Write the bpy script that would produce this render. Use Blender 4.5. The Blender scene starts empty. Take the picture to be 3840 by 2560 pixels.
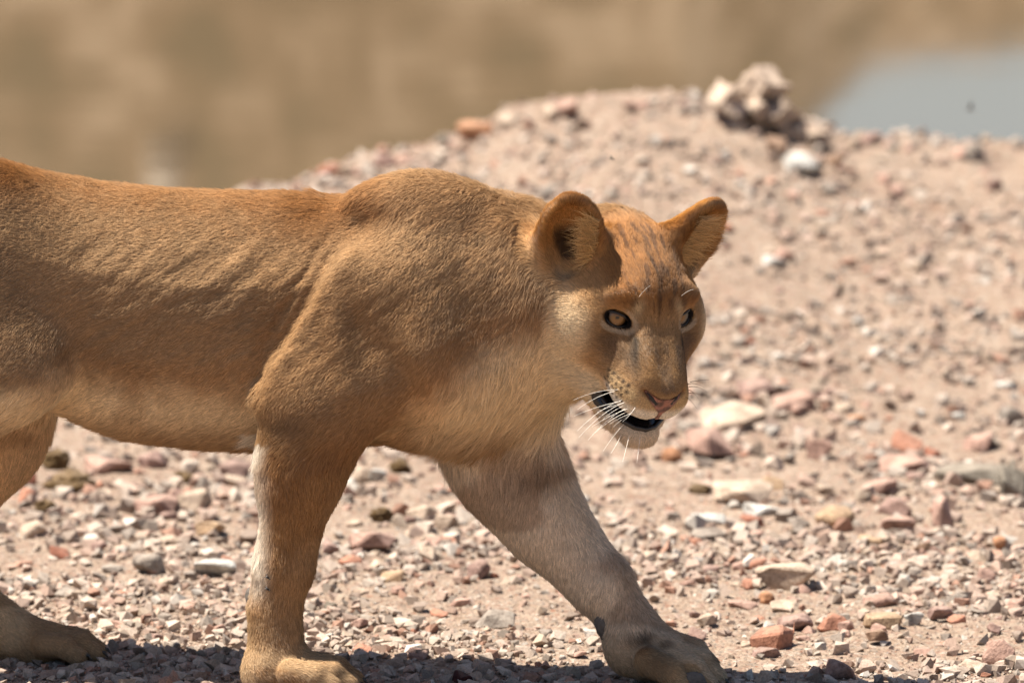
import bpy, bmesh, math, random
import numpy as np
from mathutils import Vector, Matrix

random.seed(7)
RNG = np.random.default_rng(11)
SC = bpy.context.scene
COL = SC.collection

# ------------------------------------------------------------------ camera, sky, sun, exposure
DIST = 13.0                                   # camera to lioness, metres
PPM = 2200.0                                  # photo pixels per metre at the lioness
PITCH = math.radians(7.3)
ZC = 0.592
CAM = np.array([0.0, -DIST * math.cos(PITCH), ZC + DIST * math.sin(PITCH)])
cam_data = bpy.data.cameras.new('camera')
cam_data.sensor_width = 36.0
cam_data.lens = 36.0 * DIST * PPM / 3840.0
cam_data.clip_start = 0.5
cam_data.clip_end = 2000.0
cam_data.dof.use_dof = True
cam_data.dof.focus_distance = 12.86
cam_data.dof.aperture_fstop = 4.3
cam_data.dof.aperture_blades = 0
cam = bpy.data.objects.new('camera', cam_data)
cam.location = CAM
cam.rotation_euler = (math.pi / 2 - PITCH, 0, 0)
COL.objects.link(cam)
SC.camera = cam

SUN_DIR = Vector((-0.40, -0.065, 0.91)).normalized()       # towards the sun
world = bpy.data.worlds.new('World')
SC.world = world
world.use_nodes = True
wn = world.node_tree
sky = wn.nodes.new('ShaderNodeTexSky')
sky.sky_type = 'NISHITA'
sky.sun_disc = False
sky.sun_elevation = math.asin(SUN_DIR.z)
sky.sun_rotation = math.atan2(SUN_DIR.x, SUN_DIR.y)
sky.dust_density = 1.3
wn.links.new(sky.outputs[0], wn.nodes['Background'].inputs[0])
wn.nodes['Background'].inputs[1].default_value = 0.052
sun_data = bpy.data.lights.new('sun', 'SUN')
sun_data.energy = 5.0
sun_data.angle = math.radians(0.53)
sun_data.color = (1.0, 0.93, 0.81)
sun = bpy.data.objects.new('sun', sun_data)
sun.rotation_euler = (-SUN_DIR).to_track_quat('-Z', 'Y').to_euler()
COL.objects.link(sun)
SC.view_settings.view_transform = 'Standard'
SC.view_settings.look = 'None'
SC.view_settings.exposure = 1.27
SC.view_settings.gamma = 1.0
SC.view_settings.use_curve_mapping = False
SC.cycles.max_bounces = 6
SC.cycles.diffuse_bounces = 3
SC.cycles.glossy_bounces = 3
SC.cycles.transmission_bounces = 4
SC.cycles.transparent_max_bounces = 8
SC.cycles.sample_clamp_indirect = 6.0

# ------------------------------------------------------------------ small helpers
_cy, _sy = math.cos(PITCH), math.sin(PITCH)

def V(px, py, y):
    """world point at depth y (metres beyond the lioness's midline) for a spot measured in the photograph"""
    rx = (px - 1920.0) / (PPM * DIST)
    ru = (1280.0 - py) / (PPM * DIST)
    d = np.array([rx, _cy + ru * _sy, -_sy + ru * _cy])
    t = (y - CAM[1]) / d[1]
    return CAM + d * t

def to_px(p):
    q = np.asarray(p, float) - CAM
    dep = q[..., 1] * _cy - q[..., 2] * _sy
    up = q[..., 1] * _sy + q[..., 2] * _cy
    return 1920 + q[..., 0] / dep * PPM * DIST, 1280 - up / dep * PPM * DIST, dep

def smooth01(e0, e1, x):
    t = np.clip((x - e0) / (e1 - e0), 0, 1)
    return t * t * (3 - 2 * t)

_TAB = np.random.default_rng(5).random((64, 64, 64)).astype(np.float32)

def vnoise(P):
    """smooth value noise in 0..1, P (N,3)"""
    P = np.asarray(P, np.float32)
    f = np.floor(P)
    i = f.astype(np.int32) & 63
    j = (i + 1) & 63
    t = P - f
    t = t * t * (3 - 2 * t)
    x0, y0, z0 = i[:, 0], i[:, 1], i[:, 2]
    x1, y1, z1 = j[:, 0], j[:, 1], j[:, 2]
    tx, ty, tz = t[:, 0], t[:, 1], t[:, 2]
    a = _TAB[x0, y0, z0] * (1 - tx) + _TAB[x1, y0, z0] * tx
    b = _TAB[x0, y1, z0] * (1 - tx) + _TAB[x1, y1, z0] * tx
    c = _TAB[x0, y0, z1] * (1 - tx) + _TAB[x1, y0, z1] * tx
    d = _TAB[x0, y1, z1] * (1 - tx) + _TAB[x1, y1, z1] * tx
    return (a * (1 - ty) + b * ty) * (1 - tz) + (c * (1 - ty) + d * ty) * tz

def fbm(P, octs=3):
    P = np.asarray(P, np.float32)
    s = np.zeros(len(P), np.float32)
    a = 0.5
    for o in range(octs):
        s += a * vnoise(P * (2 ** o) + 17.3 * o)
        a *= 0.5
    return s / (1 - 0.5 ** octs)

def spline(xs, ys, n=400):
    """dense monotone-ish Catmull-Rom table for np.interp"""
    xs = np.asarray(xs, float); ys = np.asarray(ys, float)
    m = np.gradient(ys, xs)
    X = np.linspace(xs[0], xs[-1], n)
    k = np.clip(np.searchsorted(xs, X) - 1, 0, len(xs) - 2)
    h = xs[k + 1] - xs[k]
    t = (X - xs[k]) / h
    Y = ((2*t**3 - 3*t**2 + 1) * ys[k] + (t**3 - 2*t**2 + t) * h * m[k]
         + (-2*t**3 + 3*t**2) * ys[k + 1] + (t**3 - t**2) * h * m[k + 1])
    return X, Y

def link(name, data, parent=None):
    o = bpy.data.objects.new(name, data)
    COL.objects.link(o)
    o.parent = parent
    return o

def mesh_from(name, verts, faces, smooth=True):
    me = bpy.data.meshes.new(name)
    verts = np.asarray(verts, np.float32)
    me.vertices.add(len(verts))
    me.vertices.foreach_set('co', verts.ravel())
    if isinstance(faces, np.ndarray):
        n = faces.shape[1]
        me.loops.add(faces.size)
        me.loops.foreach_set('vertex_index', faces.astype(np.int32).ravel())
        me.polygons.add(len(faces))
        me.polygons.foreach_set('loop_start', np.arange(0, faces.size, n, dtype=np.int32))
        me.update(calc_edges=True)
    else:
        me.clear_geometry()
        me.from_pydata([tuple(v) for v in verts], [], faces)
    me.validate()
    me.polygons.foreach_set('use_smooth', np.full(len(me.polygons), smooth))
    me.update()
    return me

def vcol(me, name, cols):
    """per-vertex pigment colours, linear rgb (N,3)"""
    a = me.attributes.new(name, 'FLOAT_COLOR', 'POINT')
    c = np.ones((len(cols), 4), np.float32)
    c[:, :3] = cols
    a.data.foreach_set('color', c.ravel())

def new_mat(name):
    m = bpy.data.materials.new(name)
    m.use_nodes = True
    nt = m.node_tree
    return m, nt, nt.nodes['Principled BSDF']

def simple_mat(name, color, rough=0.6, spec=0.5, **kw):
    m, nt, b = new_mat(name)
    b.inputs['Base Color'].default_value = (*color, 1)
    b.inputs['Roughness'].default_value = rough
    b.inputs['Specular IOR Level'].default_value = spec
    for k, v in kw.items():
        b.inputs[k].default_value = v
    return m

def tag(o, label=None, cat=None, group=None, kind=None):
    if label: o['label'] = label
    if cat: o['category'] = cat
    if group: o['group'] = group
    if kind: o['kind'] = kind
    return o

def lin(r, g, b):
    """sRGB 0-255 -> linear"""
    c = np.array([r, g, b]) / 255.0
    return tuple(np.where(c <= 0.04045, c / 12.92, ((c + 0.055) / 1.055) ** 2.4))

FUR_N = 600000
# ------------------------------------------------------------------ terrain: gravel flat, earth bank, waterhole, far shore
WATER_Z = -0.15
def _crest_x(px): return (px - 1920) / (PPM * DIST) * 18.95
_CX = [(-6000, -.10), (-1500, -.02), (0, .05), (500, .11), (900, .175), (1080, .212), (1250, .245), (1450, .274), (1600, .300), (1750, .342), (1900, .388),
       (2050, .405), (2250, .422), (2450, .420), (2650, .408), (2800, .395), (2950, .350), (3050, .338), (3150, .325), (3300, .320), (3500, .309), (3840, .305), (5000, .29), (9000, .2)]
_CXX = np.array([_crest_x(a) for a, _ in _CX]); _CXH = np.array([b for _, b in _CX])
_BX = np.array([-400, -40, -1.0, 1.0, 1.5, 1.9, 2.25, 2.7, 3.2, 6, 40, 400.]); _BH = np.array([6, 5.2, 4.2, 3.6, 2.9, 2.28, 1.93, 1.80, 1.68, 1.5, 1.5, 1.5])

def terrain(x, y):
    x = np.asarray(x, float); y = np.asarray(y, float)
    P = np.stack([x, y, np.zeros_like(x)], -1).reshape(-1, 3)
    sh = x.shape
    n_big = fbm(P * 1.7 + 3, 3).reshape(sh) - .5
    n_mid = fbm(P * 9 + 7, 3).reshape(sh) - .5
    n_fin = fbm(P * 42 + 1, 3).reshape(sh) - .5
    crest = np.interp(x, _CXX, _CXH)
    rise = smooth01(2.6, 6.15, y) ** 1.05
    fall = smooth01(6.0, 9.2, y)
    z = crest * rise * (1 - fall) - .75 * fall
    rough = smooth01(-3, 1, y) * (1 - fall)
    z = z + rough * (.030 * n_big * smooth01(1.0, 3.0, y) + .026 * n_mid * (.7 + 2.2 * smooth01(3.8, 5.8, y)) + .011 * n_fin)
    near = np.exp(-((x + .15) / .9) ** 2 - ((y - .05) / .35) ** 2)
    z = z * (1 - .55 * near)
    bh = np.interp(x, _BX, _BH)
    n_bank = fbm(P * .55 + 40, 3).reshape(sh) - .5
    bank = smooth01(29.0, 35.0, y)
    z = z + bank * (bh + .75 + .35 * n_bank) + smooth01(35, 120, y) * 1.5 * n_bank
    return z

def _steps(segs):
    out = [segs[0][0]]
    for a, b, st in segs:
        n = max(1, int(round((b - a) / st)))
        out += list(np.linspace(a, b, n + 1)[1:])
    return np.array(out)
gx = _steps([(-300, -60, 40), (-60, -12, 6), (-12, -4, 1), (-4, -2.2, .12), (-2.2, -1.15, .03), (-1.15, 1.15, .0095), (1.15, 2.2, .03), (2.2, 4, .12), (4, 12, 1), (12, 60, 6), (60, 300, 40)])
gy = _steps([(-60, -12, 8), (-12, -2, 1), (-2, -.45, .05), (-.45, 2.4, .0095), (2.4, 6.6, .014), (6.6, 9.2, .08), (9.2, 28, 1.5), (28, 38, .4), (38, 60, 2), (60, 400, 30)])
GX, GY = np.meshgrid(gx, gy, indexing='ij')
GZ = terrain(GX, GY)
idx = np.arange(GX.size).reshape(GX.shape)
F = np.stack([idx[:-1, :-1], idx[1:, :-1], idx[1:, 1:], idx[:-1, 1:]], -1).reshape(-1, 4)
ground = link('ground', mesh_from('ground', np.stack([GX, GY, GZ], -1).reshape(-1, 3), F))
tag(ground, 'pale pinkish gravel and sand rising to an earth bank', kind='structure')

def N_(nt, typ, **kw):
    n = nt.nodes.new(typ)
    for k, v in kw.items():
        if k in n.inputs: n.inputs[k].default_value = v
        else: setattr(n, k, v)
    return n
def ramp(nt, stops, interp='LINEAR'):
    r = nt.nodes.new('ShaderNodeValToRGB')
    e = r.color_ramp.elements
    while len(e) < len(stops): e.new(.5)
    for el, (p, c) in zip(e, stops): el.position = p; el.color = (*c, 1)
    r.color_ramp.interpolation = interp
    return r
def mixn(nt, a, b, f):
    m_ = nt.nodes.new('ShaderNodeMix'); m_.data_type = 'RGBA'
    for s_, v_ in ((m_.inputs[6], a), (m_.inputs[7], b), (m_.inputs[0], f)):
        if hasattr(v_, 'is_linked') or hasattr(v_, 'links'): nt.links.new(v_, s_)
        elif isinstance(v_, (tuple, list)): s_.default_value = (*v_, 1)
        else: s_.default_value = v_
    return m_.outputs[2]

m, nt, b = new_mat('gravel_sand')
geo = nt.nodes.new('ShaderNodeNewGeometry')
L_ = nt.links.new
nz1 = N_(nt, 'ShaderNodeTexNoise', Scale=2.2, Detail=5.0); L_(geo.outputs['Position'], nz1.inputs['Vector'])
nz2 = N_(nt, 'ShaderNodeTexNoise', Scale=38.0, Detail=6.0, Roughness=.65); L_(geo.outputs['Position'], nz2.inputs['Vector'])
nz3 = N_(nt, 'ShaderNodeTexNoise', Scale=230.0, Detail=3.0); L_(geo.outputs['Position'], nz3.inputs['Vector'])
gl = lambda *c: tuple(np.array(lin(*c)) * np.array([.475, .452, .425]))
sand = ramp(nt, [(.30, gl(180, 156, 138)), (.52, gl(205, 183, 165)), (.72, gl(220, 203, 187))]); L_(nz1.outputs[0], sand.inputs[0])
soil = ramp(nt, [(.34, gl(136, 112, 96)), (.46, gl(198, 174, 156)), (.62, gl(226, 209, 194))]); L_(nz2.outputs[0], soil.inputs[0])
c0 = mixn(nt, sand.outputs[0], soil.outputs[0], .55)
vo = N_(nt, 'ShaderNodeTexVoronoi', Scale=120.0, Randomness=1.0); L_(geo.outputs['Position'], vo.inputs['Vector'])
sx = nt.nodes.new('ShaderNodeSeparateColor'); L_(vo.outputs['Color'], sx.inputs[0])
gcol = ramp(nt, [(0, gl(202, 172, 158)), (.22, gl(222, 203, 188)), (.42, gl(190, 156, 140)), (.6, gl(206, 184, 168)), (.76, gl(170, 160, 152)), (.9, gl(234, 224, 214)), (.97, gl(182, 124, 100))], 'CONSTANT')
L_(sx.outputs[0], gcol.inputs[0])
mask = nt.nodes.new('ShaderNodeMath'); mask.operation = 'LESS_THAN'; mask.inputs[1].default_value = .48; L_(sx.outputs[1], mask.inputs[0])
mm = nt.nodes.new('ShaderNodeMath'); mm.operation = 'MULTIPLY'; mm.inputs[1].default_value = .7; L_(mask.outputs[0], mm.inputs[0])
c1 = mixn(nt, c0, gcol.outputs[0], mm.outputs[0])
# far shore: drier scrub and pale rock patches
sp = nt.nodes.new('ShaderNodeSeparateXYZ'); L_(geo.outputs['Position'], sp.inputs[0])
far = nt.nodes.new('ShaderNodeMapRange'); far.inputs[1].default_value = 26; far.inputs[2].default_value = 30; L_(sp.outputs['Y'], far.inputs[0])
nz4 = N_(nt, 'ShaderNodeTexNoise', Scale=2.4, Detail=3.0, Roughness=.5); L_(geo.outputs['Position'], nz4.inputs['Vector'])
shore = ramp(nt, [(.38, gl(98, 84, 58)), (.47, gl(128, 104, 76)), (.54, gl(148, 123, 96)), (.64, gl(190, 166, 140))]); L_(nz4.outputs[0], shore.inputs[0])
c2 = mixn(nt, c1, shore.outputs[0], far.outputs[0])
L_(c2, b.inputs['Base Color'])
b.inputs['Roughness'].default_value = .95; b.inputs['Specular IOR Level'].default_value = .12
bp1 = N_(nt, 'ShaderNodeBump', Strength=.9, Distance=.006); L_(vo.outputs['Distance'], bp1.inputs['Height'])
bp1.invert = True
bp2 = N_(nt, 'ShaderNodeBump', Strength=.9, Distance=.012); L_(nz2.outputs[0], bp2.inputs['Height']); L_(bp1.outputs[0], bp2.inputs['Normal'])
bp3 = N_(nt, 'ShaderNodeBump', Strength=.6, Distance=.002); L_(nz3.outputs[0], bp3.inputs['Height']); L_(bp2.outputs[0], bp3.inputs['Normal'])
L_(bp3.outputs[0], b.inputs['Normal'])
ground.data.materials.append(m)

# water of the pool behind the bank
wv = [(-300, 6.5, WATER_Z), (300, 6.5, WATER_Z), (300, 36, WATER_Z), (-300, 36, WATER_Z)]
water = link('water', mesh_from('water', wv, np.array([[0, 1, 2, 3]])))
tag(water, 'still muddy water of a pool mirroring the far shore', kind='structure')
m, nt, b = new_mat('muddy_water')
L_ = nt.links.new
geo = nt.nodes.new('ShaderNodeNewGeometry')
mp = N_(nt, 'ShaderNodeMapping'); mp.inputs['Scale'].default_value = (.5, 2.0, 1); L_(geo.outputs['Position'], mp.inputs['Vector'])
wnz = N_(nt, 'ShaderNodeTexNoise', Scale=1.6, Detail=3.0); L_(mp.outputs[0], wnz.inputs['Vector'])
bp = N_(nt, 'ShaderNodeBump', Strength=.04, Distance=.02); L_(wnz.outputs[0], bp.inputs['Height'])
L_(bp.outputs[0], b.inputs['Normal'])
b.inputs['Base Color'].default_value = (*lin(97, 83, 65), 1)
b.inputs['Roughness'].default_value = .04
b.inputs['IOR'].default_value = 1.33
water.data.materials.append(m)

def ground_at(px, py):
    """where the sight line through a photo spot meets the terrain"""
    ys = np.concatenate([np.arange(-.6, 3, .01), np.arange(3, 9, .02)])
    P = np.array([V(px, py, y) for y in ys])
    d = P[:, 2] - terrain(P[:, 0], P[:, 1])
    i = np.argmax(d < 0)
    if d[i] >= 0: i = np.argmin(d)
    return P[i]
# ------------------------------------------------------------------ the lioness: one continuous skin from a distance field
def _rcone(P, a, b, ra, rb, sc=None):
    a = np.asarray(a, np.float32); b = np.asarray(b, np.float32)
    ba = b - a
    pa = P - a
    t = np.clip(pa @ ba / (ba @ ba), 0, 1)[:, None]
    q = pa - t * ba
    return np.sqrt((q * q).sum(1)) - (ra + (rb - ra) * t[:, 0])

def _ell(P, c, r, R=None):
    q = P - np.asarray(c, np.float32)
    if R is not None:
        q = q @ R
    r = np.asarray(r, np.float32)
    k0 = np.sqrt(((q / r) ** 2).sum(1)) + 1e-6
    k1 = np.sqrt(((q / (r * r)) ** 2).sum(1)) + 1e-6
    return k0 * (k0 - 1) / k1

def axes(z, hint):
    """columns x,y,z: z along the long axis, x as near hint as it can be"""
    z = np.asarray(z, float); z = z / np.linalg.norm(z)
    h = np.asarray(hint, float)
    x = h - z * (h @ z); x /= np.linalg.norm(x)
    return np.stack([x, np.cross(z, x), z], 1).astype(np.float32)

def YS(px):
    """the lioness walks a little towards the camera: her rump stands deeper in the scene than her head"""
    return .16 * (1400 - np.asarray(px, float)) / 2200
def VL(px, py, y):
    return V(px, py, y + float(YS(px)))
def lat(P):
    """sideways distance from her own midline (near side negative)"""
    return P[:, 1] - YS(to_px(P)[0])
PRIMS = []                                      # (function, k, op)
def add(f, k=0.03, op='+'):
    PRIMS.append((f, k, op))

# trunk as a run of egg-shaped sections: px, top py, bottom py, half width
_T = [(-600, 800, 1080, .060), (-500, 700, 1210, .105), (-350, 640, 1330, .135), (-200, 604, 1400, .150), (0, 598, 1462, .148),
      (150, 630, 1535, .138), (300, 655, 1612, .136), (500, 680, 1676, .148), (700, 698, 1702, .160), (900, 707, 1712, .160),
      (1100, 712, 1712, .152), (1300, 718, 1700, .142), (1500, 730, 1662, .136), (1650, 745, 1642, .122), (1780, 770, 1640, .112),
      (1880, 800, 1560, .095)]
_xs = [VL(t[0], 1200, 0)[0] for t in _T]
_top = spline(_xs, [VL(t[0], t[1] + 14, 0)[2] for t in _T])
_bot = spline(_xs, [VL(t[0], t[2] - 22, -0.03)[2] for t in _T])
_wid = spline(_xs, [t[3] for t in _T])
def _trunk(P):
    x = np.clip(P[:, 0], _xs[0], _xs[-1])
    dx = np.abs(P[:, 0] - x)
    zt = np.interp(x, *_top); zb = np.interp(x, *_bot); w = np.interp(x, *_wid)
    zc = (zt + zb) / 2; h = (zt - zb) / 2
    v = (P[:, 2] - zc) / h
    w = w * (1.0 + 0.27 * np.clip(v, -1, .35) - 0.30 * np.clip(v - .35, 0, 1))
    dz = P[:, 2] - zc; dy = P[:, 1] - .16 * (-.2364 - P[:, 0])
    k0 = np.sqrt((dy / w) ** 2 + (dz / h) ** 2) + 1e-6
    k1 = np.sqrt((dy / w ** 2) ** 2 + (dz / h ** 2) ** 2) + 1e-6
    d = k0 * (k0 - 1) / k1
    return np.where(dx > 0, np.sqrt(np.maximum(d, 0) ** 2 + dx * dx), d)
add(_trunk)
def cone(a, b, ra, rb, k=0.04):
    add(lambda P: _rcone(P, a, b, ra, rb), k)
def egg(c, r, R=None, k=0.04, op='+'):
    add(lambda P: _ell(P, c, r, R), k, op)

# rump and tail root
egg(VL(-420, 900, 0), (.16, .12, .13), k=.06)
# near shoulder blade, its spine ridge, upper arm
S0, S1 = VL(1560, 830, -.070), VL(1650, 1260, -.135)
egg((S0 + S1) / 2, (.120, .050, .165), axes(S1 - S0, (1, 0, 0)), k=.045)
egg(VL(1585, 800, -.060), (.130, .050, .056), axes(VL(1700, 830, -.07) - VL(1450, 800, -.07), (0, 0, 1))[:, [2, 1, 0]], k=.05)
cone(VL(1500, 800, -.085), VL(1640, 1240, -.155), .024, .03, .05)               # blade spine
cone(VL(1640, 1270, -.132), VL(1280, 1480, -.132), .095, .078, .05)             # upper arm
cone(VL(1440, 950, -.110), VL(1130, 1430, -.142), .050, .058, .022)             # triceps, back edge
cone(VL(1400, 1060, -.142), VL(1200, 1480, -.138), .066, .070, .05)
egg(VL(1480, 1180, -.152), (.10, .05, .10), k=.05)
egg(VL(1700, 1300, -.110), (.10, .08, .12), k=.05)                             # point of shoulder
cone(VL(982, 1482, -.142), VL(1120, 1530, -.134), .016, .056, .022)            # point of the elbow
# near foreleg
cone(VL(1200, 1530, -.130), VL(1148, 1740, -.128), .088, .066, .05)
cone(VL(1135, 1560, -.135), VL(1104, 1800, -.125), .060, .053, .04)
cone(VL(1140, 1740, -.132), VL(1062, 2130, -.120), .066, .045, .04)
cone(VL(1062, 2130, -.120), VL(1030, 2280, -.118), .045, .039, .03)
cone(VL(1030, 2280, -.118), VL(1036, 2400, -.120), .038, .037, .03)
cone(VL(1036, 2400, -.120), VL(1045, 2520, -.125), .038, .043, .03)
def paw(c, fwd, out, s=1.0, k=.0045, up=(0, 0, 1)):
    """a flat forepaw: four toes and a heel; c is the middle of the paw near the ground"""
    fwd = np.asarray(fwd, float); fwd /= np.linalg.norm(fwd)
    up = np.asarray(up, float); up = up - fwd * (up @ fwd); up /= np.linalg.norm(up)
    side = np.cross(up, fwd)
    def L(f, sd, u): return c + s * (f * fwd + sd * side + u * up)
    cone(L(-.045, 0, .035), L(.008, 0, .036), s * .042, s * .033, .025)
    for sd, f, w in ((-.049, .045, .0172), (-.0170, .068, .0180), (.0170, .068, .0180), (.049, .045, .0172)):
        cone(L(f - .05, sd * .8, .040), L(f - .012, sd, .038), s * .022, s * w * 1.12, k)
        cone(L(f - .012, sd, .036), L(f + .012, sd * 1.02, .022), s * w * 1.08, s * w * .95, k * .6)
        toes.append((L(f + .030, sd * 1.02, .020), fwd, up))
toes = []
NEARPAW = VL(1140, 2600, -.125); NEARPAW[2] = 0.0
paw(NEARPAW + np.array([-.01, 0, 0]), (1, -.12, 0), 1, 1.12)
# far foreleg, reaching forward
cone(VL(1760, 1050, .080), VL(1925, 1400, .105), .10, .074, .06)
cone(VL(1925, 1400, .105), VL(1860, 1600, .110), .074, .082, .06)
cone(VL(1785, 1640, .115), VL(1890, 1790, .112), .058, .070, .05)
cone(VL(1890, 1650, .115), VL(2000, 1870, .108), .078, .066, .05)
cone(VL(1840, 1760, .115), VL(2040, 1985, .10), .058, .052, .04)
cone(VL(2040, 1985, .10), VL(2225, 2190, .092), .052, .038, .04)
cone(VL(2000, 1870, .108), VL(2262, 2190, .090), .065, .045, .04)
cone(VL(2262, 2190, .090), VL(2350, 2330, .085), .044, .040, .03)
cone(VL(2350, 2330, .085), VL(2455, 2440, .075), .040, .044, .03)
FARPAW = VL(2465, 2545, .060)
paw(FARPAW, (0.86, -.33, -.22), 1, 1.18, up=(.22, -.25, .95))
# near hind leg, pushing off behind
egg(VL(-150, 1050, -.092), (.18, .074, .22), axes(VL(-40, 1300, 0) - VL(-220, 800, 0), (1, 0, 0)), k=.07)
cone(VL(-160, 1080, -.10), VL(60, 1370, -.125), .115, .075, .06)
cone(VL(60, 1370, -.125), VL(-480, 1880, -.115), .072, .040, .05)
cone(VL(-480, 1880, -.115), VL(-560, 2280, -.11), .038, .036, .03)
cone(VL(-560, 2280, -.11), VL(-500, 2430, -.11), .038, .036, .03)
p = VL(-420, 2540, -.11); p[2] = 0; paw(p, (1, -.05, 0), 1, 1.05)
# far hind leg, forward under the belly
egg(VL(-140, 1050, .075), (.17, .075, .21), axes(VL(-40, 1300, 0) - VL(-220, 800, 0), (1, 0, 0)), k=.07)
cone(VL(-140, 1150, .085), VL(35, 1480, .10), .112, .068, .06)
cone(VL(35, 1480, .10), VL(5, 1660, .105), .068, .062, .05)
cone(VL(10, 1640, .105), VL(-240, 2080, .115), .064, .042, .06)
cone(VL(-240, 2080, .115), VL(10, 2360, .12), .038, .040, .04)
cone(VL(10, 2360, .12), VL(140, 2408, .12), .040, .032, .03)
p = VL(185, 2480, .127); p[2] = 0.0; FARHIND = p
paw(p, (1, -.10, 0), 1, 1.0)
# tail
tl = [VL(-560, 800, 0), VL(-760, 1000, .01), VL(-860, 1350, .02), VL(-900, 1700, .03), VL(-1000, 1980, .04)]
for i in range(4): cone(tl[i], tl[i + 1], .034 - .004 * i, .030 - .004 * i, .03)
egg(tl[4], (.035, .035, .06), k=.02)

# neck and breast
cone(VL(1650, 1040, 0), VL(1960, 1090, -.02), .155, .138, .07)
egg(VL(1800, 1110, -.246), (.050, .055, .13), axes((-.25, 0, 1), (1, 0, 0)), k=.07, op='-')
cone(VL(1960, 1090, -.02), VL(2210, 1120, -.055), .140, .100, .045)
cone(VL(1600, 1400, 0), VL(1880, 1385, .03), .108, .098, .07)
cone(VL(1780, 1250, 0), VL(1990, 1240, -.02), .112, .100, .07)
cone(VL(1620, 1525, -.01), VL(1820, 1515, .05), .048, .058, .06)

# ---- head, in its own frame (x image-right, y out of the face, z up), metres before scale
YAW, HP, ROLL, HS = math.radians(24.5), math.radians(33), math.radians(3), 1.20
_f = np.array([math.sin(YAW), -math.cos(YAW), 0]); _r = np.array([math.cos(YAW), math.sin(YAW), 0]); _u = np.array([0, 0, 1.0])
_f, _u = math.cos(HP) * _f - math.sin(HP) * _u, math.cos(HP) * _u + math.sin(HP) * _f
_r, _u = math.cos(ROLL) * _r - math.sin(ROLL) * _u, math.cos(ROLL) * _u + math.sin(ROLL) * _r
HM = np.stack([_r, _f, _u], 1)                 # columns
HO = VL(2440, 1182, -.135)
def H(x, y, z):
    return HO + HM @ (HS * np.array([x, y, z]))
def hloc(P):
    return ((P - HO) @ HM) / HS
def hcone(a, b, ra, rb, k=.02, op='+'):
    a, b = np.array(a, np.float32), np.array(b, np.float32)
    add(lambda P: HS * _rcone(hloc(P).astype(np.float32), a, b, ra, rb), k * HS, op)
def hegg(c, r, R=None, k=.02, op='+'):
    add(lambda P: HS * _ell(hloc(P).astype(np.float32), c, r, R), k * HS, op)
HEAD0 = len(PRIMS)
hegg((0, -.100, -.005), (.084, .115, .074), k=.04)
hegg((0, -.034, .008), (.052, .044, .034), k=.04)
for s in (-1, 1):
    hcone((s*.016, -.002, -.004), (s*.019, .078, -.052), .027, .020, .014)      # bridge of the nose
    hegg((s*.027, .066, -.084), (.027, .036, .027), k=.016)                    # whisker pads
    hegg((s*.014, .090, -.090), (.016, .016, .017), k=.012)
    hcone((s*.066, -.080, -.088), (s*.030, .045, -.145), .044, .018, .03)      # jaw
    hcone((s*.058, -.032, -.052), (s*.028, .046, -.080), .043, .019, .028)     # cheek flowing to the muzzle
    hegg((s*.068, -.055, -.036), (.037, .056, .044), k=.03)
    hegg((s*.080, -.125, -.092), (.044, .052, .068), k=.04)                    # ruff
    hegg((s*.054, -.085, -.140), (.046, .060, .050), k=.04)
    hegg((s*.046, -.012, .027), (.024, .014, .011), k=.02)                    # brow
hcone((0, .01, -.060), (0, .062, -.076), .046, .034, .025)
hegg((0, .094, -.060), (.031, .015, .015), k=.010)
hcone((0, .00, -.143), (0, .058, -.152), .036, .020, .02)
hegg((0, .074, -.151), (.027, .021, .018), k=.018)
# ears: cupped shells
EAR = {}
for s, lean, open_, base, rr in ((-1, (-.20, -.15, .95), (-.42, .86, .28), (-.094, -.100, .022), (.041, .023, .066)),
                                 (1, (.44, -.15, .86), (.40, .88, .10), (.074, -.100, .020), (.044, .023, .064))):
    A = axes(lean, np.cross(open_, lean))
    base = np.array(base)
    c = base + A[:, 2] * .040
    n = np.array(open_) - A[:, 2] * (np.array(open_) @ A[:, 2]); n /= np.linalg.norm(n)
    EAR[s] = (base, A, n)
    hegg(c, rr, A, k=.022)
    hegg(base + A[:, 2] * .012 - n * .006, (rr[0] * 1.10, .024, .040), A, k=.03)
    hegg(c + n * .024 + A[:, 2] * .002, (rr[0] - .004, .029, rr[2] - .005), A, k=.005, op='-')
    hegg(base + n * .004 + A[:, 2] * .018, (.015, .022, .022), A, k=.008, op='-')
SOLID = len(PRIMS)
def field(P, n=None):
    d = None
    for f, k, op in PRIMS[:n]:
        e = f(P)
        if d is None: d = e
        elif op == '+':
            h = np.maximum(k - np.abs(d - e), 0) / k
            d = np.minimum(d, e) - h * h * k * .25
        else:
            e = -e
            h = np.maximum(k - np.abs(d - e), 0) / k
            d = np.maximum(d, e) + h * h * k * .25
    return d
def face_depth(x, z, n=None):
    """how far out of the face the skin lies at (x, z) in the head frame"""
    ys = np.linspace(.14, -.06, 201)
    P = np.array([H(x, y, z) for y in ys], np.float32)
    d = field(P, n)
    return ys[np.argmax(d < 0)]
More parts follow.
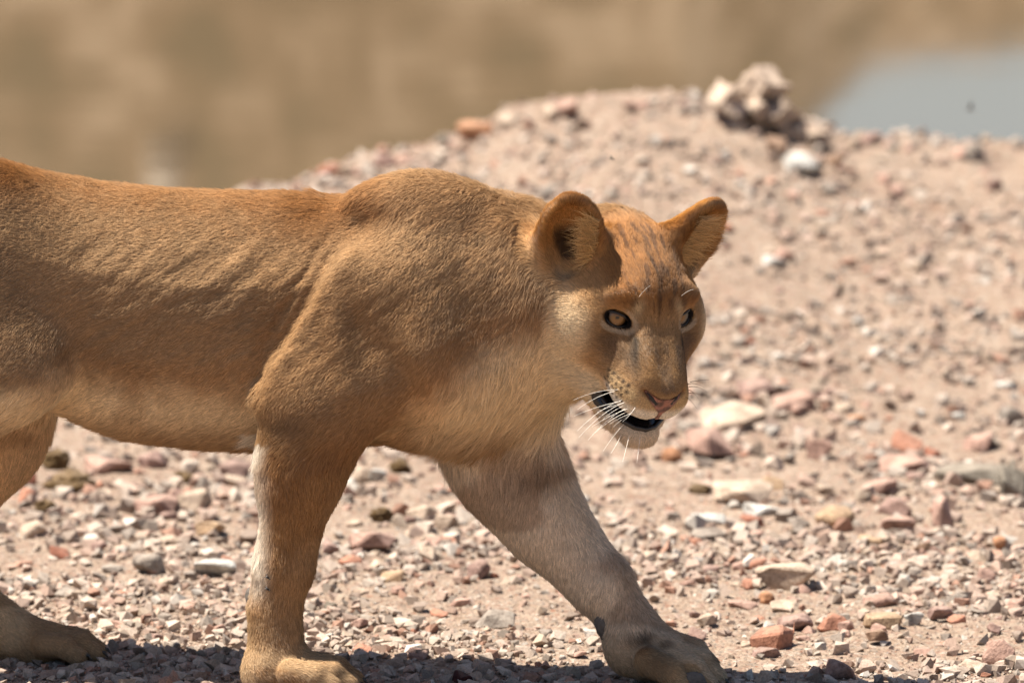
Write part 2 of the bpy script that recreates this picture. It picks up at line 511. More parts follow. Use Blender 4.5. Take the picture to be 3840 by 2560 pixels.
# eye sockets, nostrils, mouth
EYE_R = .0190
EYES = {}
EYEF = {}
for s in (-1, 1):
    ex, ez = s*.0525, -.003
    ey = face_depth(ex, ez, SOLID)
    p0 = np.array([ex, ey, ez]); g_ = []
    for q in np.eye(3):
        a_, b_ = H(*(p0 + q * .008)), H(*(p0 - q * .008))
        g_.append(float(field(np.array([a_, b_], np.float32), SOLID) @ np.array([1, -1])))
    n_ = np.array(g_); n_ /= np.linalg.norm(n_)
    n_ = n_ * .6 + np.array([s*.12, .85, .25]) * .4; n_ /= np.linalg.norm(n_)
    u_ = np.array([s*math.cos(math.radians(15)), 0, math.sin(math.radians(15))]); u_ -= n_ * (u_ @ n_); u_ /= np.linalg.norm(u_)
    w_ = np.cross(u_, n_) ; w_ *= np.sign(w_[2])
    EYES[s] = p0 - n_ * (EYE_R - .0018)
    EYEF[s] = (p0, u_, n_, w_)                   # spot on the face, outwards, out of the socket, up
    hegg(p0 + n_ * .004, (.0195, .016, .0122), np.stack([u_, n_, w_], 1).astype(np.float32), k=.005, op='-')
    hcone((s*.012, .112, -.068), (s*.027, .096, -.058), .0052, .004, .006, op='-')
hcone((0, .116, -.078), (0, .110, -.102), .0025, .003, .006, op='-')
hegg((0, .050, -.118), (.052, .066, .0120), k=.006, op='-')
for s in (-1, 1):
    hcone((s*.030, .070, -.121), (s*.056, .036, -.119), .0115, .006, .006, op='-')

def polygonise(lo, hi, cell, nb=8):
    """sparse surface nets: only blocks the skin passes through are sampled"""
    bs = cell * nb
    n = np.ceil((hi - lo) / bs).astype(int)
    gi = np.stack(np.meshgrid(*[np.arange(k) for k in n], indexing='ij'), -1).reshape(-1, 3)
    ctr = (lo + (gi + .5) * bs).astype(np.float32)
    rad = bs * .87
    each = []
    d = None
    for f, k, op in PRIMS:
        e = f(ctr); each.append(e)
        if d is None: d = e
        elif op == '+':
            h = np.maximum(k - np.abs(d - e), 0) / k
            d = np.minimum(d, e) - h * h * k * .25
        else:
            h = np.maximum(k - np.abs(d + e), 0) / k
            d = np.maximum(d, -e) + h * h * k * .25
    act = np.abs(d) < rad * 2.0
    blocks = gi[act]; dact = d[act]
    nB = len(blocks)
    o = np.arange(nb + 1)
    off = np.stack(np.meshgrid(o, o, o, indexing='ij'), -1).reshape(-1, 3)
    m = len(off)
    D = np.full((nB, m), 10.0, np.float32)
    base = lo + blocks * bs
    for (f, k, op), e in zip(PRIMS, each):
        e = e[act]
        near = (e < dact + 2 * rad * 2.2 + k + .02) if op == '+' else (e < rad * 3 + k + .01)
        idx = np.nonzero(near)[0]
        for ch in np.array_split(idx, max(1, len(idx) // 1500)):
            if not len(ch): continue
            P = (base[ch][:, None, :] + off[None] * cell).reshape(-1, 3).astype(np.float32)
            v = f(P).reshape(len(ch), m)
            c = D[ch]
            if op == '+':
                h = np.maximum(k - np.abs(c - v), 0) / k
                D[ch] = np.minimum(c, v) - h * h * k * .25
            else:
                h = np.maximum(k - np.abs(c + v), 0) / k
                D[ch] = np.maximum(c, -v) + h * h * k * .25
    D = D.reshape(nB, nb + 1, nb + 1, nb + 1)
    ins = D < 0
    cnt = sum(ins[:, i:nb + i, j:nb + j, k:nb + k].astype(np.int8) for i in (0, 1) for j in (0, 1) for k in (0, 1))
    bi, ci, cj, ck = np.nonzero((cnt > 0) & (cnt < 8))
    G = np.stack([blocks[bi, 0] * nb + ci, blocks[bi, 1] * nb + cj, blocks[bi, 2] * nb + ck], 1).astype(np.int64)
    dim = n.astype(np.int64) * nb + 2
    key = lambda g: (g[:, 0] * dim[1] + g[:, 1]) * dim[2] + g[:, 2]
    order = np.argsort(key(G)); G = G[order]; bi, ci, cj, ck = bi[order], ci[order], cj[order], ck[order]
    keys = key(G)
    cor = {}
    for i in (0, 1):
        for j in (0, 1):
            for k in (0, 1):
                cor[i, j, k] = D[bi, ci + i, cj + j, ck + k]
    acc = np.zeros((len(G), 3)); num = np.zeros(len(G))
    for a in cor:
        for ax in range(3):
            if a[ax]: continue
            b = tuple(1 if q == ax else a[q] for q in range(3))
            va, vb = cor[a], cor[b]
            x = (va < 0) != (vb < 0)
            t = np.where(x, va / np.where(x, va - vb, 1), 0)
            for q in range(3):
                acc[:, q] += np.where(x, a[q] + (t if q == ax else 0), 0)
            num += x
    Vt = lo + (G + acc / num[:, None]) * cell
    quads = []
    for ax in range(3):
        s = [slice(None)] + [slice(0, nb)] * 3
        s2 = list(s); s2[ax + 1] = slice(1, nb + 1)
        A, B = ins[tuple(s)], ins[tuple(s2)]
        e = np.nonzero(A != B)
        g = np.stack([blocks[e[0], 0] * nb + e[1], blocks[e[0], 1] * nb + e[2], blocks[e[0], 2] * nb + e[3]], 1).astype(np.int64)
        flip = A[e]
        u, w = (ax + 1) % 3, (ax + 2) % 3
        q = []
        for du, dw in ((-1, -1), (0, -1), (0, 0), (-1, 0)):
            h = g.copy(); h[:, u] += du; h[:, w] += dw
            kk = key(h)
            p_ = np.clip(np.searchsorted(keys, kk), 0, len(keys) - 1)
            q.append(np.where(keys[p_] == kk, p_, -1))
        q = np.stack(q, 1)
        q[~flip] = q[~flip][:, ::-1]
        quads.append(q[(q >= 0).all(1)])
    return Vt, np.concatenate(quads)

CELL = 0.0036
SKIN_V, SKIN_F = polygonise(np.array([-1.36, -.62, -.03]), np.array([.62, .50, 1.0]), CELL)
# ------------------------------------------------------------------ coat: pigment, folds, fur
def mesh_normals(Vt, F):
    a, b, c, d = (Vt[F[:, i]] for i in range(4))
    fn = np.cross(c - a, d - b)
    n = np.zeros_like(Vt)
    for i in range(4):
        np.add.at(n, F[:, i], fn)
    return n / (np.linalg.norm(n, axis=1, keepdims=True) + 1e-9)

COAT = .66
def mixc(c, col, w):
    return c + (np.asarray(col) - c) * np.clip(w, 0, 1)[:, None]

def g2(d, r):                                   # soft dot
    return np.exp(-(d / r) ** 2)

def head_weight(P):
    h = hloc(P)
    d = _ell(h.astype(np.float32), (0, -.045, -.055), (.120, .150, .150))
    d = np.minimum(d, _ell(h.astype(np.float32), (0, .045, -.105), (.090, .095, .105)))
    e = np.minimum(np.linalg.norm(h - np.array((-.10, -.11, .07)), axis=1), np.linalg.norm(h - np.array((.10, -.11, .07)), axis=1)) - .075
    return 1 - smooth01(-.012, .018, np.minimum(d, e))

def ear_coords(h, s):
    base, A, n = EAR[s]
    q = h - base
    return q @ A[:, 2], q @ n, q @ A[:, 0]      # along, towards opening, across

C_TAWNY = np.array(lin(202, 162, 119)); C_SPINE = np.array(lin(172, 114, 60)); C_CREAM = np.array(lin(252, 226, 186)) * 1.38
C_PALE = np.array(lin(226, 192, 152)); C_WHITE = np.array(lin(250, 240, 224)) * 1.35; C_DARK = np.array(lin(58, 40, 28))
C_GREY = np.array(lin(150, 126, 104)); C_RUST = np.array(lin(206, 150, 92)); C_BLACK = np.array(lin(22, 18, 17))

def trunk_v(P):
    x = np.clip(P[:, 0], _xs[0], _xs[-1])
    zt = np.interp(x, *_top); zb = np.interp(x, *_bot)
    return (P[:, 2] - zb) / (zt - zb)

def eye_ring(h, s):
    """almond coordinate round an eye: 1 on the lid line"""
    p0, u_, n_, w_ = EYEF[s]
    q = h - p0
    return q @ u_, q @ w_, smooth01(-.03, -.012, q @ n_)       # u grows outwards

def nose_mask(h):
    """leather of the nose: a T between the nostrils"""
    x, y, z = h[:, 0], h[:, 1], h[:, 2]
    ax = np.abs(x)
    topz = -.0615 + .30 * np.maximum(ax - .008, 0) ** 1.0
    lowz = -.088 + 1.05 * np.maximum(ax - .003, 0)
    m = smooth01(-.0015, .0015, topz - z) * smooth01(-.002, .002, z - lowz) * (ax < .030) * smooth01(.070, .080, y)
    ph = (ax < .0028) * (z < -.082) * (z > -.104) * (y > .085)
    return np.maximum(m, ph)

def mouth_mask(h):
    """bare black lip and mouth lining"""
    x, y, z = h[:, 0], h[:, 1], h[:, 2]
    ax = np.abs(x)
    inner = _ell(h.astype(np.float32), (0, .050, -.118), (.052, .066, .0120))
    side = np.minimum(_rcone(h.astype(np.float32), (.030, .070, -.121), (.057, .035, -.119), .0115, .006),
                      _rcone(h.astype(np.float32), (-.030, .070, -.121), (-.057, .035, -.119), .0115, .006))
    d = np.minimum(inner, side)
    low = smooth01(-.121, -.125, z)                 # lower lip rolls outwards
    corner = smooth01(.040, .056, ax)
    return np.clip(1 - smooth01(.0006, .0016, d - .0050 * low - .0035 * corner), 0, 1)

def pigment(P, N):
    n1 = fbm(P * 9, 3)[:, None]; n2 = fbm(P * 42 + 5, 2)
    v = trunk_v(P)
    x, y, z = P[:, 0], lat(P), P[:, 2]
    px, py, _d = to_px(P)
    c = np.repeat(C_TAWNY[None], len(P), 0)
    # countershading that the animal really carries: rusty spine, cream belly and breast
    c = mixc(c, C_SPINE, smooth01(.80, 1.0, v + .10 * (n2 - .5)) * .42 * (1 - smooth01(1380, 1500, px)))
    c = mixc(c, C_SPINE, .22 * smooth01(.92, 1.0, v + .1 * (n2 - .5)))
    c = mixc(c, C_SPINE, .8 * g2(np.hypot(px - 40, (py - 640) * 1.6), 150) * (v > .7))
    c = mixc(c, C_SPINE * .9, .75 * g2(np.hypot(px - 1180, (py - 790) * 1.5), 190) * (y < .05))
    thigh = smooth01(330, 90, px) * smooth01(1490, 1420, py) * (y < 0)
    dl = ((px - 1400) * 480 + (py - 1680) * 380) / 612 + 60 * (n2 - .5)
    arm = smooth01(930, 985, px) * smooth01(70, -30, dl) * smooth01(-.095, -.118, y)
    thigh = np.maximum(thigh, arm)
    c = mixc(c, C_RUST, smooth01(.42, .22, v) * .6 * (1 - thigh))
    c = mixc(c, np.array(lin(184, 138, 90)), arm * .5 * smooth01(900, 1150, py))  # upper arm browned downwards: its shade put into the pigment
    c = mixc(c, C_CREAM, smooth01(.34 + .1 * (n2 - .5), .12, v) * .95 * (1 - thigh))
    # faint rosettes of the young coat low on the flank
    sp = vnoise(P * np.array([14, 14, 18.]) + 3)
    c = mixc(c, C_RUST * .85, smooth01(.62, .74, sp) * smooth01(.34, .2, v) * smooth01(-.02, .1, v) * .28 * (1 - thigh))
    # breast and throat
    fr_ = smooth01(1330, 1420, px) * smooth01(1100, 1250, py)
    c = mixc(c, C_RUST * 1.1, fr_ * smooth01(-60, 60, dl) * .5)
    ch = smooth01(10, 190, dl) * smooth01(1330, 1420, px) * smooth01(1180, 1330, py)
    c = mixc(c, C_CREAM, ch * .92)
    c = mixc(c, C_RUST, .35 * g2(np.hypot(px - 1830, (py - 1260) * 1.6), 130) * (px > 1500))
    # legs: sandy outside, pale inside
    leg = smooth01(.50, .40, z)
    inside = smooth01(.05, .6, -N[:, 1] * np.sign(y))
    c = mixc(c, np.array(lin(192, 142, 88)), leg * .85 * (y < 0))
    c = mixc(c, np.array(lin(250, 228, 202)) * 1.35, leg * (y > 0) * smooth01(900, 1300, px))
    c = mixc(c, np.array(lin(236, 196, 150)) * 1.25, leg * (y > 0) * smooth01(900, 500, px) * smooth01(.08, .2, z))
    c = mixc(c, np.array(lin(222, 186, 144)), smooth01(.15, .05, z) * .75)
    c = mixc(c, C_CREAM, leg * inside * .6 * (y < 0))
    # near foreleg: pale back edge whitened further for the sun on it, dim stripes
    back = smooth01(1040, 960, px) * smooth01(900, 930, px) * smooth01(1540, 1620, py) * smooth01(2300, 2150, py) * (y < -.04) * (z < .44)
    c = mixc(c, C_WHITE, back * .8)
    dark = g2(np.hypot((px - 1080) / 1.8, py - 1600), 55) * (y < -.03)
    c = mixc(c, np.array(lin(120, 96, 74)), dark * .55)
    st = smooth01(.55, .7, vnoise(P * np.array([10, 10, 24.]) + 9))
    c = mixc(c, np.array(lin(172, 118, 66)), st * leg * .45)
    c = mixc(c, np.array(lin(150, 104, 60)), .5 * g2(np.hypot((px - 2010), (py - 1770) * 1.1), 85) * (y > 0))
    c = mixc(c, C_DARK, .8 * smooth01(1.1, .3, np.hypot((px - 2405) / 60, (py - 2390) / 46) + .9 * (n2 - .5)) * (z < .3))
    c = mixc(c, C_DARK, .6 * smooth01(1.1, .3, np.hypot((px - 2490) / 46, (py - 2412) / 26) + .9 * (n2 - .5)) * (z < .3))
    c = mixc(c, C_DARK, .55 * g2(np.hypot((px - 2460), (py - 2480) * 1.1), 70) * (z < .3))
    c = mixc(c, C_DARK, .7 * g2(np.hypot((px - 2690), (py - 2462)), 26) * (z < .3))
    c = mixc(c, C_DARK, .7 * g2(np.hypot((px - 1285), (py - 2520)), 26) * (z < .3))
    # ---- head
    h = hloc(P)
    hx, hy, hz = h[:, 0], h[:, 1], h[:, 2]
    ax = np.abs(hx)
    w = head_weight(P)
    k = np.repeat(np.array(lin(204, 157, 104))[None], len(P), 0)
    n3 = fbm(h * np.array([60, 30, 40.]), 2)
    fore = smooth01(.004, .035, hz - .25 * np.maximum(hy, 0)) * smooth01(.085, .05, ax) * smooth01(-.20, -.12, hy)
    k = mixc(k, np.array(lin(174, 116, 56)), fore * .95)
    streak = smooth01(.56, .70, vnoise(h * np.array([210, 40, 40.]) + 1))
    k = mixc(k, np.array(lin(104, 60, 24)), streak * fore * smooth01(.062, .030, ax) * .75)
    mid = g2(hx + .002 * np.sin(hy * 90), .0028) * smooth01(.0, .02, hz) * smooth01(-.13, -.06, hy)
    k = mixc(k, np.array(lin(80, 46, 22)), mid * .6)
    # bridge of the nose: greyer brown
    br = smooth01(.036, .022, ax) * smooth01(-.012, .01, hy) * smooth01(.012, -.01, hz)
    k = mixc(k, np.array(lin(182, 140, 94)), br * .8)
    k = mixc(k, np.array(lin(136, 108, 84)), smooth01(.5, .66, n3) * br * .6)
    # cheeks pale towards the jaw, ruff cream
    k = mixc(k, C_PALE, smooth01(-.035, -.085, hz) * smooth01(.015, -.03, hy) * .85)
    k = mixc(k, C_CREAM, smooth01(-.070, -.110, hz) * smooth01(.06, .02, hy) * .9)
    k = mixc(k, C_CREAM * .95, smooth01(.074, .104, ax) * smooth01(.02, -.03, hz) * smooth01(-.175, -.125, hy) * .9)
    k = mixc(k, np.array(lin(226, 192, 148)), smooth01(.10, .125, ax) * smooth01(-.05, -.09, hz) * .6)
    # muzzle
    mz = smooth01(.030, .05, hy) * smooth01(-.052, -.070, hz)
    k = mixc(k, np.array(lin(232, 196, 146)), mz * .85)
    k = mixc(k, C_WHITE, mz * smooth01(-.078, -.092, hz) * .9)
    k = mixc(k, np.array(lin(236, 214, 188)), smooth01(-.128, -.138, hz) * smooth01(.02, .05, hy))
    for r_, zz in enumerate((-.066, -.074, -.082, -.090)):
        for q in range(5):
            yy = .040 + .0095 * q + .004 * (r_ % 2)
            k = mixc(k, C_DARK, 1.1 * g2(np.hypot(hy - yy, hz - zz - .002 * q * .5), .0027) * (ax > .025) * (ax < .07))
    # eyes: dark rims, pale patch below, brow spot, tear line
    for s in (-1, 1):
        u, t, fr = eye_ring(h, s)
        fr = fr * smooth01(.0, .02, hx * s)
        rim = np.hypot(u / .0225, t / .0142)
        k = mixc(k, np.array(lin(112, 84, 62)), .75 * g2(np.hypot((u + .004) * .8, t + .032), .017) * fr)  # patch under the eye: partly brown fur, partly shade put into the colour
        dr_ = (rim - 1) * np.hypot(u, t) / np.maximum(rim, .2)
        pale = smooth01(-.0004, .0010, dr_) * smooth01(.0075, .0052, dr_) * smooth01(.003, -.004, t) * smooth01(.026, .012, u) * fr
        k = mixc(k, np.array(lin(240, 216, 184)), pale * .65)
        k = mixc(k, np.array(lin(226, 196, 160)), .7 * smooth01(1.0, 1.1, rim) * smooth01(1.5, 1.25, rim) * smooth01(-.004, .004, t) * smooth01(.0, -.012, u) * fr)
        brow = g2(np.hypot((u + .020) * 1.6, t - .026), .012) * fr
        k = mixc(k, np.array(lin(230, 198, 152)), brow * .9)
        k = mixc(k, np.array(lin(110, 78, 48)), .7 * g2(np.hypot((u + .011) * 2.2, t - .030), .009) * fr)
        k = mixc(k, C_BLACK * 1.4, smooth01(1.0, .9, rim) * fr)
        # dark corner running down beside the nose
        t_ = (-hz - .008) / .052
        tear = g2(hx * s - (.0345 + .009 * t_), .0046 + .004 * np.clip(t_, 0, 1)) * smooth01(-.12, .08, t_) * smooth01(1.05, .35, t_) * smooth01(-.01, .008, hy)
        k = mixc(k, np.array(lin(48, 36, 28)), tear * .95)
        k = mixc(k, np.array(lin(122, 92, 66)), .55 * g2(np.hypot((hx * s - .052) * .8, hz + .045), .022) * (hy > -.05))  # wider brown below the eye, fur tone and painted shade together
    # ears
    for s in (-1, 1):
        al, op, ac = ear_coords(h, s)
        e = smooth01(.012, .035, al) * (np.abs(ac) < .06) * (al < .13) * smooth01(.05, .035, np.abs(op))
        k = mixc(k, np.array(lin(196, 138, 74)), e)
        face_in = e * smooth01(.25, .6, (N @ HM) @ EAR[s][2])
        k = mixc(k, np.array(lin(216, 158, 92)), face_in * .9)  # inside of the ear lightened in colour, for sunlight glowing through it
        rim = e * smooth01(.030, .042, np.abs(ac)) + e * smooth01(.085, .10, al)
        k = mixc(k, np.array(lin(150, 96, 46)), rim * .7)
        inn = smooth01(.006, -.002, op) * smooth01(.030, .022, np.abs(ac)) * smooth01(.062, .035, al) * smooth01(-.02, 0, al) * smooth01(-.03, -.02, op)
        k = mixc(k, np.array(lin(66, 44, 28)), inn * .85)  # ear hollow darkened: shade of the cavity painted into the pigment
    nm = nose_mask(h)
    k = mixc(k, np.array(lin(178, 116, 92)), nm)
    k = mixc(k, C_BLACK, mouth_mask(h))
    k = k * 1.20
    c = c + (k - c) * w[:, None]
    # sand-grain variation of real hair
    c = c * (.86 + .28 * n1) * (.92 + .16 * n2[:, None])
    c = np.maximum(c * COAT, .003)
    return c / np.maximum(1, c.max(1, keepdims=True) / .82)

def fold_height(P, N):
    """skin folds and ribs that the raking sun picks out"""
    px, py, _d = to_px(P)
    a = math.radians(35)
    u = P[:, 0] * math.cos(a) + P[:, 2] * math.sin(a)
    w = -P[:, 0] * math.sin(a) + P[:, 2] * math.cos(a)
    flank = smooth01(150, 420, px) * smooth01(1330, 1150, px) * smooth01(820, 1000, py) * smooth01(1480, 1320, py)
    q = np.stack([u * 7, P[:, 1] * 3, w * 34], 1)
    q = q + (fbm(P * 8 + 12, 2) - .5)[:, None] * np.array([.8, 0, 2.6])
    ribs = (fbm(q, 3) - .5) * .0105
    q2 = np.stack([u * 20, P[:, 1] * 8, w * 85], 1)
    fine = (fbm(q2, 2) - .5) * .0055
    sh = smooth01(1200, 1350, px) * smooth01(2050, 1850, px) * smooth01(720, 850, py) * smooth01(1600, 1450, py)
    b = math.radians(-62)
    u2 = P[:, 0] * math.cos(b) + P[:, 2] * math.sin(b); w2 = -P[:, 0] * math.sin(b) + P[:, 2] * math.cos(b)
    q3 = np.stack([u2 * 4.5, P[:, 1] * 2, w2 * 13], 1)
    musc = (fbm(q3 + 4, 2) - .5) * .050
    lump = (fbm(P * 13 + 2, 2) - .5) * .006
    ex_, ey_ = (980 - 1340) / 691, (1440 - 850) / 691                 # along the back edge of the upper arm
    al = (px - 1340) * ex_ + (py - 850) * ey_
    dp = (px - 1340) * ey_ - (py - 850) * ex_                         # grows to the right of the edge
    dd_ = -dp + 26 * (vnoise(np.stack([al / 130, np.zeros_like(al), np.zeros_like(al)], 1)) - .5)
    brk = vnoise(np.stack([al / 90 + 5, dd_ / 60, np.zeros_like(al)], 1))
    crease = -.009 * g2(dd_ - 14, 20) + brk * (-.007 * g2(dd_ - 74, 16) + .005 * g2(dd_ - 46, 14) + .004 * g2(dd_ - 104, 16)) + .010 * g2(dd_ + 30, 26)
    crease = .45 * crease * smooth01(-40, 120, al) * smooth01(720, 560, al) * (lat(P) < -.05)
    hw = head_weight(P)
    facel = (fbm(hloc(P) * 55 + 8, 2) - .5) * .0016
    return (flank * (ribs + fine) + sh * (musc + fine * .6) + lump * smooth01(.12, .3, P[:, 2]) + crease) * (1 - hw) + facel * hw

NRM = mesh_normals(SKIN_V, SKIN_F)
SKIN_V = SKIN_V + NRM * fold_height(SKIN_V, NRM)[:, None]
NRM = mesh_normals(SKIN_V, SKIN_F)
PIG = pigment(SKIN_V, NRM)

LIONESS_LABEL = 'tawny lioness walking to the right over the gravel, head lowered and turned to the viewer'
lioness = link('lioness', mesh_from('lioness', SKIN_V, SKIN_F))
tag(lioness, LIONESS_LABEL, 'lioness')
vcol(lioness.data, 'pigment', PIG)
m, nt, b = new_mat('lioness_hide')
at = nt.nodes.new('ShaderNodeAttribute'); at.attribute_name = 'pigment'
hs = nt.nodes.new('ShaderNodeHueSaturation'); hs.inputs['Value'].default_value = .62
nt.links.new(at.outputs['Color'], hs.inputs['Color'])
nt.links.new(hs.outputs[0], b.inputs['Base Color'])
b.inputs['Roughness'].default_value = .85
b.inputs['Specular IOR Level'].default_value = .15
lioness.data.materials.append(m)

def skin_patch(name, mask, fn, offset, mat):
    """a bare patch of hide (nose leather, lips) lifted out of the skin as its own part"""
    F = SKIN_F[(mask[SKIN_F] > .02).any(1)]
    k_ = 5
    t = np.linspace(0, 1, k_)
    U, W = np.meshgrid(t, t, indexing='ij')
    bil = lambda A: (A[F[:, 0]][:, None, None] * ((1-U)*(1-W))[..., None] + A[F[:, 1]][:, None, None] * (U*(1-W))[..., None]
                     + A[F[:, 2]][:, None, None] * (U*W)[..., None] + A[F[:, 3]][:, None, None] * ((1-U)*W)[..., None]).reshape(-1, 3)
    Q, QN = bil(SKIN_V), bil(NRM)
    fm = fn(hloc(Q))
    i = (np.arange(len(F)) * k_ * k_)[:, None, None] + (np.arange(k_) * k_)[None, :, None] + np.arange(k_)[None, None]
    G = np.stack([i[:, :-1, :-1], i[:, 1:, :-1], i[:, 1:, 1:], i[:, :-1, 1:]], -1).reshape(-1, 4)
    G = G[fm[G].mean(1) > .5]
    ids, inv = np.unique(G, return_inverse=True)
    me = mesh_from(name, Q[ids] + QN[ids] * offset, inv.reshape(G.shape))
    me.materials.append(mat)
    return link(name, me, lioness)
HL = hloc(SKIN_V); HW = head_weight(SKIN_V)
m, nt, b = new_mat('nose_leather')
tc = nt.nodes.new('ShaderNodeTexCoord'); no = nt.nodes.new('ShaderNodeTexNoise'); no.inputs['Scale'].default_value = 90
no.inputs['Detail'].default_value = 4
cr = nt.nodes.new('ShaderNodeValToRGB')
cr.color_ramp.elements[0].position = .35; cr.color_ramp.elements[0].color = (*lin(84, 56, 48), 1)
cr.color_ramp.elements[1].position = .62; cr.color_ramp.elements[1].color = (*lin(150, 100, 84), 1)
bp = nt.nodes.new('ShaderNodeBump'); bp.inputs['Strength'].default_value = .5; bp.inputs['Distance'].default_value = .002
vo = nt.nodes.new('ShaderNodeTexVoronoi'); vo.inputs['Scale'].default_value = 420
nt.links.new(tc.outputs['Object'], no.inputs['Vector']); nt.links.new(no.outputs[0], cr.inputs[0]); nt.links.new(cr.outputs[0], b.inputs['Base Color'])
nt.links.new(tc.outputs['Object'], vo.inputs['Vector']); nt.links.new(vo.outputs[0], bp.inputs['Height']); nt.links.new(bp.outputs[0], b.inputs['Normal'])
b.inputs['Roughness'].default_value = .42
nose = skin_patch('nose', nose_mask(HL) * (HW > .5), nose_mask, .0022, m)
tag(nose, 'pinkish brown nose leather with dark nostrils')
M_LIP = simple_mat('wet_black_lip', lin(24, 19, 20), .24, .5)
mouth = skin_patch('lip', mouth_mask(HL) * (HW > .5), mouth_mask, .0012, M_LIP)
tag(mouth, 'glossy black lips of the half open mouth')
M_NOSTRIL = simple_mat('nostril_dark', lin(20, 15, 14), .5)

def blob(name, c, r, mat, parent, R=None, seg=20, bump=0.0, seed=0):
    """a rounded lump as its own mesh, built in world space"""
    u = np.linspace(0, 2 * np.pi, seg, endpoint=False); vv = np.linspace(-np.pi / 2, np.pi / 2, seg // 2 + 1)
    pts = np.array([(math.cos(b_) * math.cos(a_), math.cos(b_) * math.sin(a_), math.sin(b_)) for b_ in vv for a_ in u])
    rr = 1 + bump * (fbm(pts * 2.2 + seed * 7.7, 2) - .5)[:, None]
    pts = pts * rr * np.asarray(r)
    if R is not None: pts = pts @ np.asarray(R).T
    F = [(i * seg + j, i * seg + (j + 1) % seg, (i + 1) * seg + (j + 1) % seg, (i + 1) * seg + j) for i in range(seg // 2) for j in range(seg)]
    me = mesh_from(name, pts + np.asarray(c), np.array(F))
    if mat: me.materials.append(mat)
    return link(name, me, parent)

def tube(name, pts, rad, mat, parent, seg=6):
    """a tapering tube through pts"""
    pts = np.asarray(pts, float); n = len(pts)
    t = np.gradient(pts, axis=0); t /= np.linalg.norm(t, axis=1, keepdims=True)
    ref = np.array([.3, .2, .93]); ref = np.where(np.abs(t @ ref)[:, None] > .95, np.array([1, 0, 0.]), ref)
    a = np.cross(t, ref); a /= np.linalg.norm(a, axis=1, keepdims=True); bb = np.cross(t, a)
    rad = np.broadcast_to(rad, (n,))
    ang = np.linspace(0, 2 * np.pi, seg, endpoint=False)
    ring = pts[:, None] + rad[:, None, None] * (np.cos(ang)[None, :, None] * a[:, None] + np.sin(ang)[None, :, None] * bb[:, None])
    F = [(i * seg + j, i * seg + (j + 1) % seg, (i + 1) * seg + (j + 1) % seg, (i + 1) * seg + j) for i in range(n - 1) for j in range(seg)]
    me = mesh_from(name, ring.reshape(-1, 3), np.array(F))
    me.materials.append(mat)
    return link(name, me, parent)

_lp = [H(x_, y_, z_) for x_, y_, z_ in ((-.052, .036, -.121), (-.043, .054, -.1275), (-.030, .070, -.1325), (-.015, .082, -.1350), (0, .0865, -.1355), (.015, .082, -.1350), (.030, .070, -.1325), (.043, .054, -.1275), (.052, .036, -.121))]
tube('lower_lip', _lp, [.003, .0045, .005, .005, .0048, .005, .005, .0045, .003], M_LIP, mouth, 10)
# eyes: amber iris, small pupil, dark lids
m, nt, b = new_mat('eye_surface')
at = nt.nodes.new('ShaderNodeAttribute'); at.attribute_name = 'iris'
nt.links.new(at.outputs['Color'], b.inputs['Base Color'])
b.inputs['Roughness'].default_value = .3
b.inputs['Coat Weight'].default_value = .18; b.inputs['Coat Roughness'].default_value = .03
M_EYE = m
M_LID = simple_mat('eyelid_dark', lin(26, 20, 17), .4)
for s in (-1, 1):
    e = EYES[s]
    ctr = H(*e)
    eye = blob('eye', ctr, np.full(3, EYE_R * HS), M_EYE, lioness, seg=64)
    vv = np.empty(len(eye.data.vertices) * 3, np.float32); eye.data.vertices.foreach_get('co', vv); vv = vv.reshape(-1, 3) - ctr
    vv /= np.linalg.norm(vv, axis=1, keepdims=True)
    g = (CAM - ctr); g /= np.linalg.norm(g)
    gaze = (.50 if s < 0 else .62) * g + (.50 if s < 0 else .38) * (HM @ EYEF[s][2]); gaze /= np.linalg.norm(gaze)
    ang = np.arccos(np.clip(vv @ gaze, -1, 1))
    nz = fbm(vv * 14, 2)
    c = np.repeat(np.array([lin(122, 84, 38)]), len(vv), 0) * (.8 + .4 * nz)[:, None]
    c = mixc(c, lin(84, 60, 34), smooth01(.42, .62, ang))
    c = mixc(c, lin(16, 11, 9), smooth01(.64, .72, ang))
    c = mixc(c, lin(8, 6, 6), smooth01(.155, .115, ang))
    vcol(eye.data, 'iris', c)
    tag(eye, 'amber eye with a small pupil and dark rim')
    # lid margin: an almond ring resting on the eyeball
    p0, u_, n_, w_ = EYEF[s]
    ring = []
    for t in np.linspace(0, 2 * np.pi, 41):
        u = .0185 * math.cos(t); w = (.0088 if math.sin(t) > 0 else .0108) * math.sin(t)
        if u < 0: w *= (1 - .45 * (abs(u) / .0185) ** 2)
        R_ = EYE_R + .0010; rr = min(math.hypot(u, w), R_ * .95)
        ring.append(H(*(e + u_ * u + w_ * w + n_ * math.sqrt(R_ ** 2 - rr ** 2))))
    lid = tube('eyelid', ring, np.where(np.sin(np.linspace(0, 2 * np.pi, 41)) > 0, .0024, .0016), M_LID, eye, 8)
    # nostril opening
    nst = tube('nostril', [H(s*.0100, .1045, -.0735), H(s*.018, .1000, -.0670), H(s*.0270, .0915, -.0595)], [.0050, .0062, .0030], M_NOSTRIL, nose, 8)

